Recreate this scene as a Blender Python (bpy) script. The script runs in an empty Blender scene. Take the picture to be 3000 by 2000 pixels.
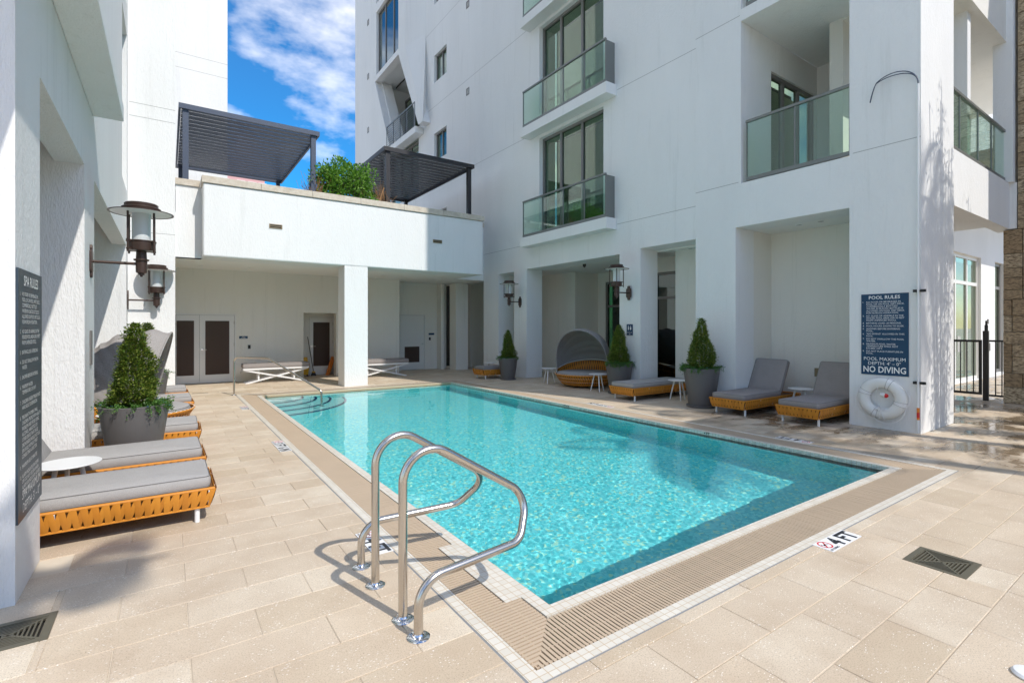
import bpy, math, random
from mathutils import Vector, Matrix, noise
random.seed(7)
R = math.radians
sc = bpy.context.scene
C = sc.collection

# ------------------------------------------------------------------ camera, light, sky, exposure
cam = bpy.data.cameras.new('camera'); cam_o = bpy.data.objects.new('camera', cam); C.objects.link(cam_o)
sc.camera = cam_o
cam.sensor_width = 36.0; cam.lens = 17.61; cam.shift_y = -42 / 3000.0
cam_o.location = (0, 0, 1.6); cam_o.rotation_euler = (R(90), 0, -math.atan(1011 / 1467.6))
cam.clip_start = 0.05; cam.clip_end = 2000
SUN = Vector((0.235, -0.86, 1.0)).normalized()          # towards the sun
sun_el = math.asin(SUN.z); sun_az = math.atan2(SUN.x, SUN.y)
world = bpy.data.worlds.new('World'); sc.world = world; world.use_nodes = True
wt = world.node_tree; wt.nodes.clear()
def wn(t): return wt.nodes.new(t)
wout = wn('ShaderNodeOutputWorld'); wbg = wn('ShaderNodeBackground'); wbg.inputs['Strength'].default_value = 0.15
sky = wn('ShaderNodeTexSky'); sky.sky_type = 'NISHITA'; sky.sun_disc = False
sky.sun_elevation = sun_el; sky.sun_rotation = sun_az; sky.air_density = 1.0; sky.dust_density = 0.4; sky.ozone_density = 3.0
wtc = wn('ShaderNodeTexCoord'); wmap = wn('ShaderNodeMapping'); wmap.inputs['Scale'].default_value = (1.7, 1.7, 3.6)
wmap.inputs['Location'].default_value = (1.35, .6, 0.9)
wnz = wn('ShaderNodeTexNoise'); wnz.inputs['Scale'].default_value = 2.4; wnz.inputs['Detail'].default_value = 6; wnz.inputs['Roughness'].default_value = 0.55
wramp = wn('ShaderNodeValToRGB'); wramp.color_ramp.elements[0].position = 0.44; wramp.color_ramp.elements[1].position = 0.66
wramp.color_ramp.elements[0].color = (0.02, 0.02, 0.02, 1); wramp.color_ramp.elements[1].color = (0.54, 0.54, 0.54, 1)
wsat = wn('ShaderNodeHueSaturation'); wsat.inputs['Saturation'].default_value = 1.6; wsat.inputs['Value'].default_value = .80
wmix = wn('ShaderNodeMix'); wmix.data_type = 'RGBA'; wmix.inputs[7].default_value = (10.4, 9.6, 8.5, 1)
L_ = wt.links.new
L_(wtc.outputs['Generated'], wmap.inputs['Vector']); L_(wmap.outputs[0], wnz.inputs['Vector']); L_(wnz.outputs['Fac'], wramp.inputs[0])
L_(sky.outputs[0], wsat.inputs['Color']); L_(wsat.outputs[0], wmix.inputs[6]); L_(wramp.outputs[0], wmix.inputs[0])
L_(wmix.outputs[2], wbg.inputs['Color']); L_(wbg.outputs[0], wout.inputs['Surface'])
sl = bpy.data.lights.new('sun', 'SUN'); sl.energy = 2.35; sl.angle = R(0.53); sl.color = (1.0, 0.95, 0.88)
sl.cycles.is_caustics_light = True
so = bpy.data.objects.new('sun', sl); C.objects.link(so); so.rotation_euler = SUN.to_track_quat('Z', 'Y').to_euler(); so.location = (10, -40, 45)
sc.view_settings.view_transform = 'Standard'; sc.view_settings.look = 'None'
sc.view_settings.exposure = 0.76; sc.view_settings.gamma = 1.0; sc.view_settings.use_curve_mapping = False
sc.cycles.use_denoising = True; sc.cycles.max_bounces = 12; sc.cycles.diffuse_bounces = 6
sc.cycles.transparent_max_bounces = 12; sc.cycles.sample_clamp_indirect = 6.0

# ------------------------------------------------------------------ materials
MATS = {}
def newmat(name):
    m = bpy.data.materials.new(name); m.use_nodes = True
    nt = m.node_tree; b = nt.nodes['Principled BSDF']
    MATS[name] = m
    return m, nt, b
def nd(nt, t, **k):
    n = nt.nodes.new(t)
    for a, v in k.items(): n.inputs[a.replace('_', ' ')].default_value = v
    return n
def coords(nt, scale=(1, 1, 1)):
    g = nt.nodes.new('ShaderNodeNewGeometry'); mp = nt.nodes.new('ShaderNodeMapping'); mp.inputs['Scale'].default_value = scale
    nt.links.new(g.outputs['Position'], mp.inputs['Vector']); return mp.outputs[0]
def ocoords(nt, scale=(1, 1, 1)):
    g = nt.nodes.new('ShaderNodeTexCoord'); mp = nt.nodes.new('ShaderNodeMapping'); mp.inputs['Scale'].default_value = scale
    nt.links.new(g.outputs['Object'], mp.inputs['Vector']); return mp.outputs[0]
def noise_n(nt, vec, scale, detail=3, rough=0.5):
    n = nd(nt, 'ShaderNodeTexNoise', Scale=scale, Detail=detail, Roughness=rough); nt.links.new(vec, n.inputs['Vector']); return n.outputs['Fac']
def ramp(nt, fac, stops):
    r = nt.nodes.new('ShaderNodeValToRGB'); e = r.color_ramp.elements
    while len(e) > len(stops): e.remove(e[-1])
    while len(e) < len(stops): e.new(0.5)
    for i, (p, c) in enumerate(stops):
        e[i].position = p; e[i].color = (c, c, c, 1) if isinstance(c, (int, float)) else (*c, 1)
    nt.links.new(fac, r.inputs[0]); return r.outputs[0]
def mixc(nt, fac, a, b, mode='MIX'):
    m = nt.nodes.new('ShaderNodeMix'); m.data_type = 'RGBA'; m.blend_type = mode
    for s, v in ((0, fac), (6, a), (7, b)):
        if isinstance(v, bpy.types.NodeSocket): nt.links.new(v, m.inputs[s])
        else: m.inputs[s].default_value = v if s == 0 else (*v, 1)
    return m.outputs[2]
def math_n(nt, op, a, b=0.0, c=0.0):
    m = nt.nodes.new('ShaderNodeMath'); m.operation = op
    for i, v in enumerate((a, b, c)):
        if isinstance(v, bpy.types.NodeSocket): nt.links.new(v, m.inputs[i])
        else: m.inputs[i].default_value = v
    return m.outputs[0]
def bump(nt, b, h, strength, dist):
    n = nd(nt, 'ShaderNodeBump', Strength=strength, Distance=dist); nt.links.new(h, n.inputs['Height']); nt.links.new(n.outputs[0], b.inputs['Normal'])
def plain(name, col, rough=0.5, metal=0.0, bumpy=None, var=0.0, spec=None):
    m, nt, b = newmat(name); b.inputs['Base Color'].default_value = (*col, 1); b.inputs['Roughness'].default_value = rough
    b.inputs['Metallic'].default_value = metal
    if spec is not None: b.inputs['Specular IOR Level'].default_value = spec
    v = coords(nt)
    if var:
        f = noise_n(nt, v, 3.0, 5)
        nt.links.new(mixc(nt, f, tuple(c * (1 - var) for c in col), tuple(min(1, c * (1 + var)) for c in col)), b.inputs['Base Color'])
    if bumpy: bump(nt, b, noise_n(nt, v, bumpy[0], 4, .6), 0.6, bumpy[1])
    return m
# stucco
def stucco(name, col, vstretch=0.35, dist=0.008, grime=0.0, sc_=1.25):
    m, nt, b = newmat(name); b.inputs['Roughness'].default_value = 0.85; b.inputs['Specular IOR Level'].default_value = 0.25
    v = coords(nt, (1, 1, vstretch)); v2 = coords(nt, (1, 1, .25))
    f1 = noise_n(nt, v, 55 * sc_, 3, .6); f2 = noise_n(nt, v, 22 * sc_, 2, .5)
    big = noise_n(nt, v2, 0.9, 6, .65)
    base = mixc(nt, ramp(nt, big, [(.3, 0.0), (.75, 1.0)]), tuple(c * .93 for c in col), col)
    st = noise_n(nt, coords(nt, (6, 6, .35)), 1.0, 5, .7)
    base = mixc(nt, ramp(nt, st, [(.57, 0.0), (.78, .32 + grime)]), base, (col[0] * .62, col[1] * .63, col[2] * .6))
    nt.links.new(base, b.inputs['Base Color'])
    bump(nt, b, math_n(nt, 'ADD', f1, math_n(nt, 'MULTIPLY', f2, 1.2)), 0.75, dist)
    return m
M_STUCCO = stucco('white_stucco', (.80, .80, .785))
M_STUCCO_ROUGH = stucco('combed_stucco', (.80, .80, .79), .30, .009, .05, 1.7)
M_STUCCO_IN = stucco('beige_stucco', (.77, .745, .68), .5, .005)
M_CEIL = plain('ceiling_paint', (.80, .79, .75), .8, var=.02)
M_JOINT = plain('stucco_joint', (.34, .34, .33), .9)
# coping / precast
m, nt, b = newmat('precast_coping'); MCOP = m; b.inputs['Roughness'].default_value = .8
f = noise_n(nt, coords(nt), 7, 8, .7)
f2 = noise_n(nt, coords(nt, (1, 1, 3)), 1.3, 5, .6)
c = mixc(nt, ramp(nt, f, [(.35, 0.), (.7, 1.)]), (.50, .43, .34), (.66, .60, .51)); c = mixc(nt, ramp(nt, f2, [(.55, 0.), (.8, .6)]), c, (.22, .20, .17))
nt.links.new(c, b.inputs['Base Color']); bump(nt, b, f, .5, .004)
# pavers: shell stone, each with its own tint, wet patches near the shaded corner
def paver_mat(name, wet=True):
    m, nt, b = newmat(name)
    v = coords(nt)
    oi = nt.nodes.new('ShaderNodeObjectInfo'); ge = nt.nodes.new('ShaderNodeNewGeometry')
    rnd = math_n(nt, 'FRACT', math_n(nt, 'ADD', oi.outputs['Random'], ge.outputs['Random Per Island']))
    tint = ramp(nt, rnd, [(0, (.53, .43, .305)), (.3, (.64, .53, .395)), (.6, (.575, .475, .355)), (1, (.70, .61, .475))])
    blot = noise_n(nt, v, 2.2, 6, .6)
    tint = mixc(nt, ramp(nt, blot, [(.38, 0.), (.75, .75)]), tint, (.47, .36, .25))
    fine = noise_n(nt, v, 140, 3, .7)
    tint = mixc(nt, ramp(nt, fine, [(.36, .55), (.5, 0.)]), tint, (.30, .235, .17))
    vo = nd(nt, 'ShaderNodeTexVoronoi', Scale=42.0); vm = nt.nodes.new('ShaderNodeMapping'); vm.inputs['Rotation'].default_value = (0, 0, .5); vm.inputs['Scale'].default_value = (1, 2.2, 1)
    nt.links.new(v, vm.inputs[0]); nt.links.new(vm.outputs[0], vo.inputs['Vector'])
    sp = noise_n(nt, v, 9, 2)
    shell = math_n(nt, 'MULTIPLY', ramp(nt, vo.outputs['Distance'], [(.13, 1.), (.22, 0.)]), ramp(nt, sp, [(.47, 0.), (.56, 1.)]))
    tint = mixc(nt, shell, tint, (.84, .80, .73))
    vo2 = nd(nt, 'ShaderNodeTexVoronoi', Scale=70.0); nt.links.new(v, vo2.inputs['Vector'])
    pit = math_n(nt, 'MULTIPLY', ramp(nt, vo2.outputs['Distance'], [(.10, 1.), (.17, 0.)]), ramp(nt, noise_n(nt, v, 6, 2), [(.5, 0.), (.62, .8)]))
    tint = mixc(nt, pit, tint, (.17, .13, .09))
    # wet region: right end of the deck, in patches
    sep = nt.nodes.new('ShaderNodeSeparateXYZ'); g = nt.nodes.new('ShaderNodeNewGeometry'); nt.links.new(g.outputs['Position'], sep.inputs[0])
    reg = math_n(nt, 'MULTIPLY', ramp(nt, math_n(nt, 'DIVIDE', sep.outputs['X'], 20.0), [(.33, 0.), (.42, 1.)]), ramp(nt, math_n(nt, 'DIVIDE', sep.outputs['Y'], 20.0), [(.26, 1.), (.33, 0.)]))
    wetm = math_n(nt, 'MULTIPLY', reg, ramp(nt, noise_n(nt, coords(nt, (1, 1.6, 1)), 1.3, 6, .6), [(.44, 0.), (.56, 1.)]))
    nt.links.new(mixc(nt, wetm, tint, (.42, .38, .33), 'MULTIPLY'), b.inputs['Base Color'])
    nt.links.new(ramp(nt, wetm, [(0., .62), (.6, .34), (1., .11)]), b.inputs['Roughness'])
    b.inputs['Specular IOR Level'].default_value = .5
    hh = math_n(nt, 'SUBTRACT', fine, math_n(nt, 'MULTIPLY', pit, .8))
    dry = math_n(nt, 'SUBTRACT', 1.0, math_n(nt, 'MULTIPLY', wetm, .93))
    bump(nt, b, math_n(nt, 'MULTIPLY', hh, dry), .35, .003)
    return m
M_PAVER = paver_mat('shell_stone_paver')
M_GROUT = plain('pale_grout', (.60, .53, .42), .9, var=.18)
M_TILE = None
m, nt, b = newmat('cream_tile'); M_TILE = m; b.inputs['Roughness'].default_value = .35
br = nd(nt, 'ShaderNodeTexBrick', Scale=1.0); br.offset = 0.0; br.inputs['Brick Width'].default_value = .052; br.inputs['Row Height'].default_value = .052; br.inputs['Mortar Size'].default_value = .0022
br.inputs['Color1'].default_value = (.70, .66, .58, 1); br.inputs['Color2'].default_value = (.62, .575, .49, 1); br.inputs['Mortar'].default_value = (.52, .40, .26, 1)
nt.links.new(coords(nt), br.inputs['Vector']); nt.links.new(br.outputs['Color'], b.inputs['Base Color'])
M_GRATE = plain('beige_grating', (.50, .39, .275), .55, var=.08)
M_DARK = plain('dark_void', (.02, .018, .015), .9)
# basin plaster: aqua cells, caustic light pattern painted into the colour
def basin_mat(name, dark):
    m, nt, b = newmat(name); b.inputs['Roughness'].default_value = .6
    v = coords(nt); vo = nd(nt, 'ShaderNodeTexVoronoi', Scale=34.0); nt.links.new(v, vo.inputs['Vector'])
    sp = nt.nodes.new('ShaderNodeSeparateColor'); nt.links.new(vo.outputs['Color'], sp.inputs[0])
    c = ramp(nt, sp.outputs[0], [(0, (.10, .60, .64)), (.5, (.17, .74, .77)), (.86, (.28, .84, .85)), (.95, (.60, .86, .62))])
    nt.links.new(c, b.inputs['Base Color']); return m
M_BASIN = basin_mat('aqua_caustic_plaster', 1.0)
M_STEPBLUE = plain('cobalt_tile', (.01, .05, .22), .3)
M_STEP = plain('pale_step_plaster', (.40, .70, .70), .6, var=.05)
m, nt, b = newmat('pool_water'); M_WATER = m
b.inputs['Base Color'].default_value = (.78, .99, 1.0, 1); b.inputs['Roughness'].default_value = 0.0; b.inputs['IOR'].default_value = 1.33; b.inputs['Transmission Weight'].default_value = 1.0
M_WHITE = plain('white_powder_coat', (.78, .78, .77), .4)
M_STEEL = plain('brushed_steel', (.56, .52, .47), .24, 1.0, bumpy=(400, .0002))
M_CHROME = plain('polished_chrome', (.72, .73, .75), .06, 1.0)
M_BRONZE = plain('bronze_paint', (.070, .045, .036), .38, .3)
M_BLACK = plain('black_metal', (.012, .011, .011), .45)
M_CHAR = plain('charcoal_aluminium', (.060, .075, .110), .42, .1)
M_CHAR2 = plain('black_brown_aluminium', (.030, .028, .030), .42, .1)
M_FRAME = plain('grey_window_frame', (.20, .19, .18), .45, .2)
M_RAIL = plain('grey_railing_metal', (.20, .21, .20), .4, .3)
def weave(name, col, scale):
    m, nt, b = newmat(name); b.inputs['Roughness'].default_value = .9; b.inputs['Specular IOR Level'].default_value = .2
    v = ocoords(nt); f = noise_n(nt, v, scale, 3, .7); f2 = noise_n(nt, v, 5, 4)
    c = mixc(nt, ramp(nt, f, [(.35, 0.), (.65, 1.)]), tuple(x * .80 for x in col), tuple(x * 1.1 for x in col)); c = mixc(nt, ramp(nt, f2, [(.4, 0.), (.8, .35)]), c, tuple(x * .75 for x in col))
    nt.links.new(c, b.inputs['Base Color']); bump(nt, b, math_n(nt, 'ADD', f, math_n(nt, 'MULTIPLY', f2, 6.)), .5, .004); return m
M_CUSH = weave('grey_outdoor_fabric', (.40, .385, .37), 260)
M_CUSH2 = weave('taupe_outdoor_fabric', (.315, .285, .27), 260)
M_CANOPY = weave('grey_canopy_fabric', (.33, .31, .295), 90)
M_PIPING = plain('dark_piping', (.16, .155, .15), .8)
M_STRAP = None
m, nt, b = newmat('tan_strap'); M_STRAP = m; b.inputs['Roughness'].default_value = .55
ge = nt.nodes.new('ShaderNodeNewGeometry'); oi = nt.nodes.new('ShaderNodeObjectInfo')
c = ramp(nt, math_n(nt, 'FRACT', math_n(nt, 'ADD', ge.outputs['Random Per Island'], oi.outputs['Random'])), [(0, (.54, .20, .018)), (.5, (.66, .265, .026)), (1, (.60, .225, .020))])
nt.links.new(c, b.inputs['Base Color']); bump(nt, b, noise_n(nt, ocoords(nt), 60, 4, .6), .4, .003)
M_STRAPIN = plain('strap_gap_shade', (.16, .065, .014), .8)  # darker strap tone, shade of the gaps put into the colour
M_POT = plain('grey_planter', (.118, .112, .110), .5, bumpy=(30, .002), var=.10)
M_SOIL = plain('soil', (.03, .02, .012), .95)
M_BARK = plain('bark', (.12, .08, .05), .9, bumpy=(40, .01), var=.3)
def leaf(name, a, b_, c_, trans=.25):
    m, nt, b = newmat(name); b.inputs['Roughness'].default_value = .42
    ge = nt.nodes.new('ShaderNodeNewGeometry')
    c = ramp(nt, ge.outputs['Random Per Island'], [(0, a), (.55, b_), (1, c_)])
    nt.links.new(c, b.inputs['Base Color'])
    tr = nt.nodes.new('ShaderNodeBsdfTranslucent'); mx = nt.nodes.new('ShaderNodeMixShader'); mx.inputs[0].default_value = trans
    nt.links.new(c, tr.inputs[0]); nt.links.new(b.outputs[0], mx.inputs[1]); nt.links.new(tr.outputs[0], mx.inputs[2])
    nt.links.new(mx.outputs[0], nt.nodes['Material Output'].inputs[0]); return m
M_LEAF = leaf('holly_leaf', (.045, .10, .012), (.14, .22, .025), (.34, .38, .07), .28)
M_LEAF2 = leaf('trailing_leaf', (.035, .11, .014), (.08, .20, .03), (.15, .30, .06))
M_LEAF3 = leaf('glossy_broad_leaf', (.06, .18, .015), (.13, .31, .03), (.26, .46, .07), .4)
M_DRY = plain('dry_twig', (.34, .19, .09), .9)
M_PALM = leaf('palm_leaf', (.03, .07, .012), (.06, .11, .02), (.09, .14, .03))
M_BLUE = plain('blue_petal', (.10, .20, .65), .6)
M_NAVY = plain('navy_sign_face', (.006, .045, .105), .45)
M_NAVY2 = plain('slate_sign_face', (.035, .055, .075), .4)
M_SIGNW = plain('white_lettering', (.82, .82, .80), .5)
M_MARKW = plain('white_marker_tile', (.80, .80, .80), .3)
M_MARKB = plain('black_lettering', (.02, .02, .025), .4)
M_RED = plain('red_enamel', (.62, .02, .02), .4)
M_DOOR = plain('off_white_door', (.70, .69, .66), .45)
m, nt, b = newmat('brown_louvre'); M_LOUV = m; b.inputs['Roughness'].default_value = .6
b.inputs['Base Color'].default_value = (.075, .048, .036, 1)
M_YEL = plain('yellow_plastic', (.62, .34, .02), .45)
M_ORG = plain('orange_plastic', (.75, .22, .02), .45)
M_PLATE = plain('bronze_plate', (.30, .24, .15), .5, .5)
M_DRAIN = plain('aged_brass_grate', (.17, .155, .11), .45, .5, var=.2)
M_FOAM = plain('white_vinyl_foam', (.76, .76, .73), .55, bumpy=(8, .01), var=.05)
M_ROPE = plain('white_rope', (.78, .78, .78), .8)
M_GREYCAULK = plain('grey_sealant', (.24, .245, .25), .7)
M_FROST = None
m, nt, b = newmat('ribbed_frosted_glass'); M_FROST = m; b.inputs['Base Color'].default_value = (.62, .66, .66, 1); b.inputs['Roughness'].default_value = .25
def glass(name, tint, refl=1.0):
    m, nt, b = newmat(name); nt.nodes.remove(b)
    tr = nt.nodes.new('ShaderNodeBsdfTransparent'); tr.inputs[0].default_value = (*tint, 1)
    gl = nt.nodes.new('ShaderNodeBsdfGlossy'); gl.inputs['Roughness'].default_value = .015; gl.inputs['Color'].default_value = (.95, 1, .97, 1)
    lw = nt.nodes.new('ShaderNodeLayerWeight'); lw.inputs['Blend'].default_value = .5
    ff = math_n(nt, 'MULTIPLY_ADD', math_n(nt, 'POWER', lw.outputs['Facing'], 4.0), .8, .035 + .035 * refl)
    mx = nt.nodes.new('ShaderNodeMixShader'); nt.links.new(ff, mx.inputs[0]); nt.links.new(tr.outputs[0], mx.inputs[1]); nt.links.new(gl.outputs[0], mx.inputs[2])
    nt.links.new(mx.outputs[0], nt.nodes['Material Output'].inputs[0]); return m
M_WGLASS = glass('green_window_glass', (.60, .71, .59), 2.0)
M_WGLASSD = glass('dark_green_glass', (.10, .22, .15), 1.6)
M_BGLASS = glass('green_railing_glass', (.80, .91, .86), 1.2)
M_TGLASS = glass('teal_tower_glass', (.10, .35, .36), 4.0)
m, nt, b = newmat('pleated_curtain'); M_CURT = m; b.inputs['Roughness'].default_value = .85
wv = nd(nt, 'ShaderNodeTexWave', Scale=6.0); wv.bands_direction = 'Y'; nt.links.new(coords(nt), wv.inputs['Vector'])
nt.links.new(mixc(nt, wv.outputs['Fac'], (.34, .36, .26), (.66, .64, .50)), b.inputs['Base Color']); bump(nt, b, wv.outputs['Fac'], .8, .05)
# stone cladding
m, nt, b = newmat('travertine_block'); M_STONE = m; b.inputs['Roughness'].default_value = .85
ge = nt.nodes.new('ShaderNodeNewGeometry'); oi = nt.nodes.new('ShaderNodeObjectInfo')
c = ramp(nt, math_n(nt, 'FRACT', math_n(nt, 'ADD', ge.outputs['Random Per Island'], oi.outputs['Random'])), [(0, (.38, .27, .155)), (.4, (.52, .40, .25)), (.7, (.60, .49, .33)), (1, (.44, .33, .20))])
f = noise_n(nt, coords(nt, (1, 1, 3)), 14, 8, .75); nt.links.new(mixc(nt, ramp(nt, f, [(.42, 1.), (.56, 0.)]), c, (.17, .12, .07)), b.inputs['Base Color']); bump(nt, b, f, .9, .012)

# ------------------------------------------------------------------ mesh helpers
class MB:
    def __init__(s): s.v = []; s.f = []; s.m = []
    def add(s, vs, fs, mi=0):
        o = len(s.v); s.v += [tuple(p) for p in vs]; s.f += [tuple(i + o for i in f) for f in fs]; s.m += [mi] * len(fs)
    def box(s, x0, x1, y0, y1, z0, z1, mi=0):
        s.add([(x0, y0, z0), (x1, y0, z0), (x1, y1, z0), (x0, y1, z0), (x0, y0, z1), (x1, y0, z1), (x1, y1, z1), (x0, y1, z1)],
              [(0, 3, 2, 1), (4, 5, 6, 7), (0, 1, 5, 4), (1, 2, 6, 5), (2, 3, 7, 6), (3, 0, 4, 7)], mi)
    def obox(s, c, half, rot, mi=0):
        p = []
        for z in (-1, 1):
            for x, y in ((-1, -1), (1, -1), (1, 1), (-1, 1)):
                p.append(Vector(c) + rot @ Vector((x * half[0], y * half[1], z * half[2])))
        s.add(p, [(0, 3, 2, 1), (4, 5, 6, 7), (0, 1, 5, 4), (1, 2, 6, 5), (2, 3, 7, 6), (3, 0, 4, 7)], mi)
    def prism(s, poly, axis, c0, c1, mi=0):
        def P(a, b, c): return (c, a, b) if axis == 'x' else ((a, c, b) if axis == 'y' else (a, b, c))
        n = len(poly); vs = [P(a, b, c0) for a, b in poly] + [P(a, b, c1) for a, b in poly]
        s.add(vs, [tuple(range(n)), tuple(range(2 * n - 1, n - 1, -1))] + [(i, i + n, (i + 1) % n + n, (i + 1) % n) for i in range(n)], mi)
    def lathe(s, prof, n=24, c=(0, 0, 0), mi=0, sy=1.0):
        vs = []; fs = []
        for r, z in prof:
            for i in range(n):
                a = 2 * math.pi * i / n; vs.append((c[0] + r * math.cos(a), c[1] + r * sy * math.sin(a), c[2] + z))
        for k in range(len(prof) - 1):
            for i in range(n):
                j = (i + 1) % n; fs.append((k * n + i, k * n + j, (k + 1) * n + j, (k + 1) * n + i))
        s.add(vs, fs, mi)
        for k, rev in ((0, True), (len(prof) - 1, False)):
            if prof[k][0] > 1e-5:
                ring = [k * n + i for i in range(n)]
                s.add([vs[i] for i in ring], [tuple(range(n - 1, -1, -1)) if rev else tuple(range(n))], mi)
    def tube(s, path, r, n=12, mi=0, closed=False, rfun=None, cap=True):
        P = [Vector(p) for p in path]; m = len(P); vs = []; fs = []
        up = None
        for i in range(m):
            if closed: t = P[(i + 1) % m] - P[i - 1]
            else: t = P[min(i + 1, m - 1)] - P[max(i - 1, 0)]
            t.normalize()
            if up is None:
                up = Vector((0, 0, 1)) if abs(t.z) < .9 else Vector((1, 0, 0))
            up = (up - t * up.dot(t)).normalized(); sd = t.cross(up)
            rr = r if rfun is None else rfun(i / max(1, m - 1))
            for k in range(n):
                a = 2 * math.pi * k / n; vs.append(P[i] + (up * math.cos(a) + sd * math.sin(a)) * rr)
        for i in range(m if closed else m - 1):
            for k in range(n):
                k2 = (k + 1) % n; i2 = (i + 1) % m
                fs.append((i * n + k, i * n + k2, i2 * n + k2, i2 * n + k))
        s.add(vs, fs, mi)
        if cap and not closed:
            s.add([vs[k] for k in range(n)], [tuple(range(n - 1, -1, -1))], mi); s.add([vs[(m - 1) * n + k] for k in range(n)], [tuple(range(n))], mi)
    def mesh(s, name, mats, smooth=False):
        me = bpy.data.meshes.new(name); me.from_pydata(s.v, [], s.f)
        for mm in (mats if isinstance(mats, (list, tuple)) else [mats]): me.materials.append(mm)
        if any(s.m): me.polygons.foreach_set('material_index', s.m)
        if smooth:
            me.polygons.foreach_set('use_smooth', [True] * len(me.polygons))
            try: me.set_sharp_from_angle(angle=R(38))
            except Exception: pass
        me.update(); return me
    def build(s, name, mats, parent=None, smooth=False, loc=None, bevel=0):
        o = bpy.data.objects.new(name, s.mesh(name, mats, smooth)); C.objects.link(o)
        if parent is not None: o.parent = parent
        if loc is not None: o.location = loc
        if bevel:
            md = o.modifiers.new('bevel', 'BEVEL'); md.width = bevel; md.segments = 2; md.limit_method = 'ANGLE'; md.angle_limit = R(50)
        return o
def wall_holes(mb, axis, c0, c1, a0, a1, b0, b1, holes, mi=0):
    A = sorted({a0, a1} | {h[0] for h in holes if a0 < h[0] < a1} | {h[1] for h in holes if a0 < h[1] < a1})
    B = sorted({b0, b1} | {h[2] for h in holes if b0 < h[2] < b1} | {h[3] for h in holes if b0 < h[3] < b1})
    def P(a, b, c): return (c, a, b) if axis == 'x' else ((a, c, b) if axis == 'y' else (a, b, c))
    def solid(i, j):
        if i < 0 or j < 0 or i >= len(A) - 1 or j >= len(B) - 1: return False
        a = (A[i] + A[i + 1]) / 2; b = (B[j] + B[j + 1]) / 2
        return not any(h[0] < a < h[1] and h[2] < b < h[3] for h in holes)
    for i in range(len(A) - 1):
        for j in range(len(B) - 1):
            if not solid(i, j): continue
            x0, x1, y0, y1 = A[i], A[i + 1], B[j], B[j + 1]
            mb.add([P(x0, y0, c0), P(x1, y0, c0), P(x1, y1, c0), P(x0, y1, c0)], [(0, 1, 2, 3)], mi)
            mb.add([P(x0, y0, c1), P(x0, y1, c1), P(x1, y1, c1), P(x1, y0, c1)], [(0, 1, 2, 3)], mi)
            for di, dj, q in ((-1, 0, ((x0, y0), (x0, y1))), (1, 0, ((x1, y0), (x1, y1))), (0, -1, ((x0, y0), (x1, y0))), (0, 1, ((x0, y1), (x1, y1)))):
                if not solid(i + di, j + dj):
                    (p0, p1) = q; mb.add([P(*p0, c0), P(*p1, c0), P(*p1, c1), P(*p0, c1)], [(0, 1, 2, 3)], mi)
def empty(name, loc=(0, 0, 0), rz=0.0):
    o = bpy.data.objects.new(name, None); C.objects.link(o); o.location = loc; o.rotation_euler = (0, 0, rz); o.empty_display_size = .1; return o
def tag(o, label=None, cat=None, group=None, kind=None):
    if label: o['label'] = label
    if cat: o['category'] = cat
    if group: o['group'] = group
    if kind: o['kind'] = kind
    return o
def copy_tree(o, parent=None):
    c = o.copy(); C.objects.link(c)
    if parent is not None: c.parent = parent
    for ch in [x for x in o.children]: copy_tree(ch, c)
    return c
def place(proto, used, loc, rz, label, group=None, scale=1.0):
    o = proto if not used else copy_tree(proto)
    o.location = loc; o.rotation_euler = (0, 0, rz); o.scale = (scale,) * 3
    o['label'] = label
    if group: o['group'] = group
    return o
def text_mesh(s, h, maxw=None, bold=0.0, spacing=1.0, xs=1.0):
    """mesh data of one line of lettering, lower left at the origin, in the XY plane, capital height h"""
    cu = bpy.data.curves.new('lettering', 'FONT'); cu.body = s; cu.size = 1.0; cu.offset = bold; cu.resolution_u = 2; cu.space_character = spacing
    o = bpy.data.objects.new('lettering', cu); C.objects.link(o)
    bpy.context.view_layer.update()
    me = bpy.data.meshes.new_from_object(o.evaluated_get(bpy.context.evaluated_depsgraph_get()))
    bpy.data.objects.remove(o); bpy.data.curves.remove(cu)
    if not me.vertices: return me, 0
    k = h / .70
    x0 = min(v.co.x for v in me.vertices); x1 = max(v.co.x for v in me.vertices); w = (x1 - x0) * k * xs; sx = k * xs
    if maxw and w > maxw: sx *= maxw / w; w = maxw
    for v in me.vertices: v.co = ((v.co.x - x0) * sx, v.co.y * k, 0)
    return me, w
def lettering(lines, xf, mat, parent, name='lettering'):
    """lines: (text, x, y, height, maxw, bold, align) in sign coordinates; xf maps (x,y,0) to the world; ONE mesh"""
    mb = MB()
    for (s, x, y, h, maxw, bold, al) in lines:
        me, w = text_mesh(s, h, maxw, bold)
        ox = x - (w / 2 if al == 'c' else (w if al == 'r' else 0))
        mb.add([xf(v.co.x + ox, v.co.y + y) for v in me.vertices], [tuple(p.vertices) for p in me.polygons])
        bpy.data.meshes.remove(me)
    o = mb.build(name, mat, parent)
    if len(lines) > 4: o['kind'] = 'stuff'
    return o


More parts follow.
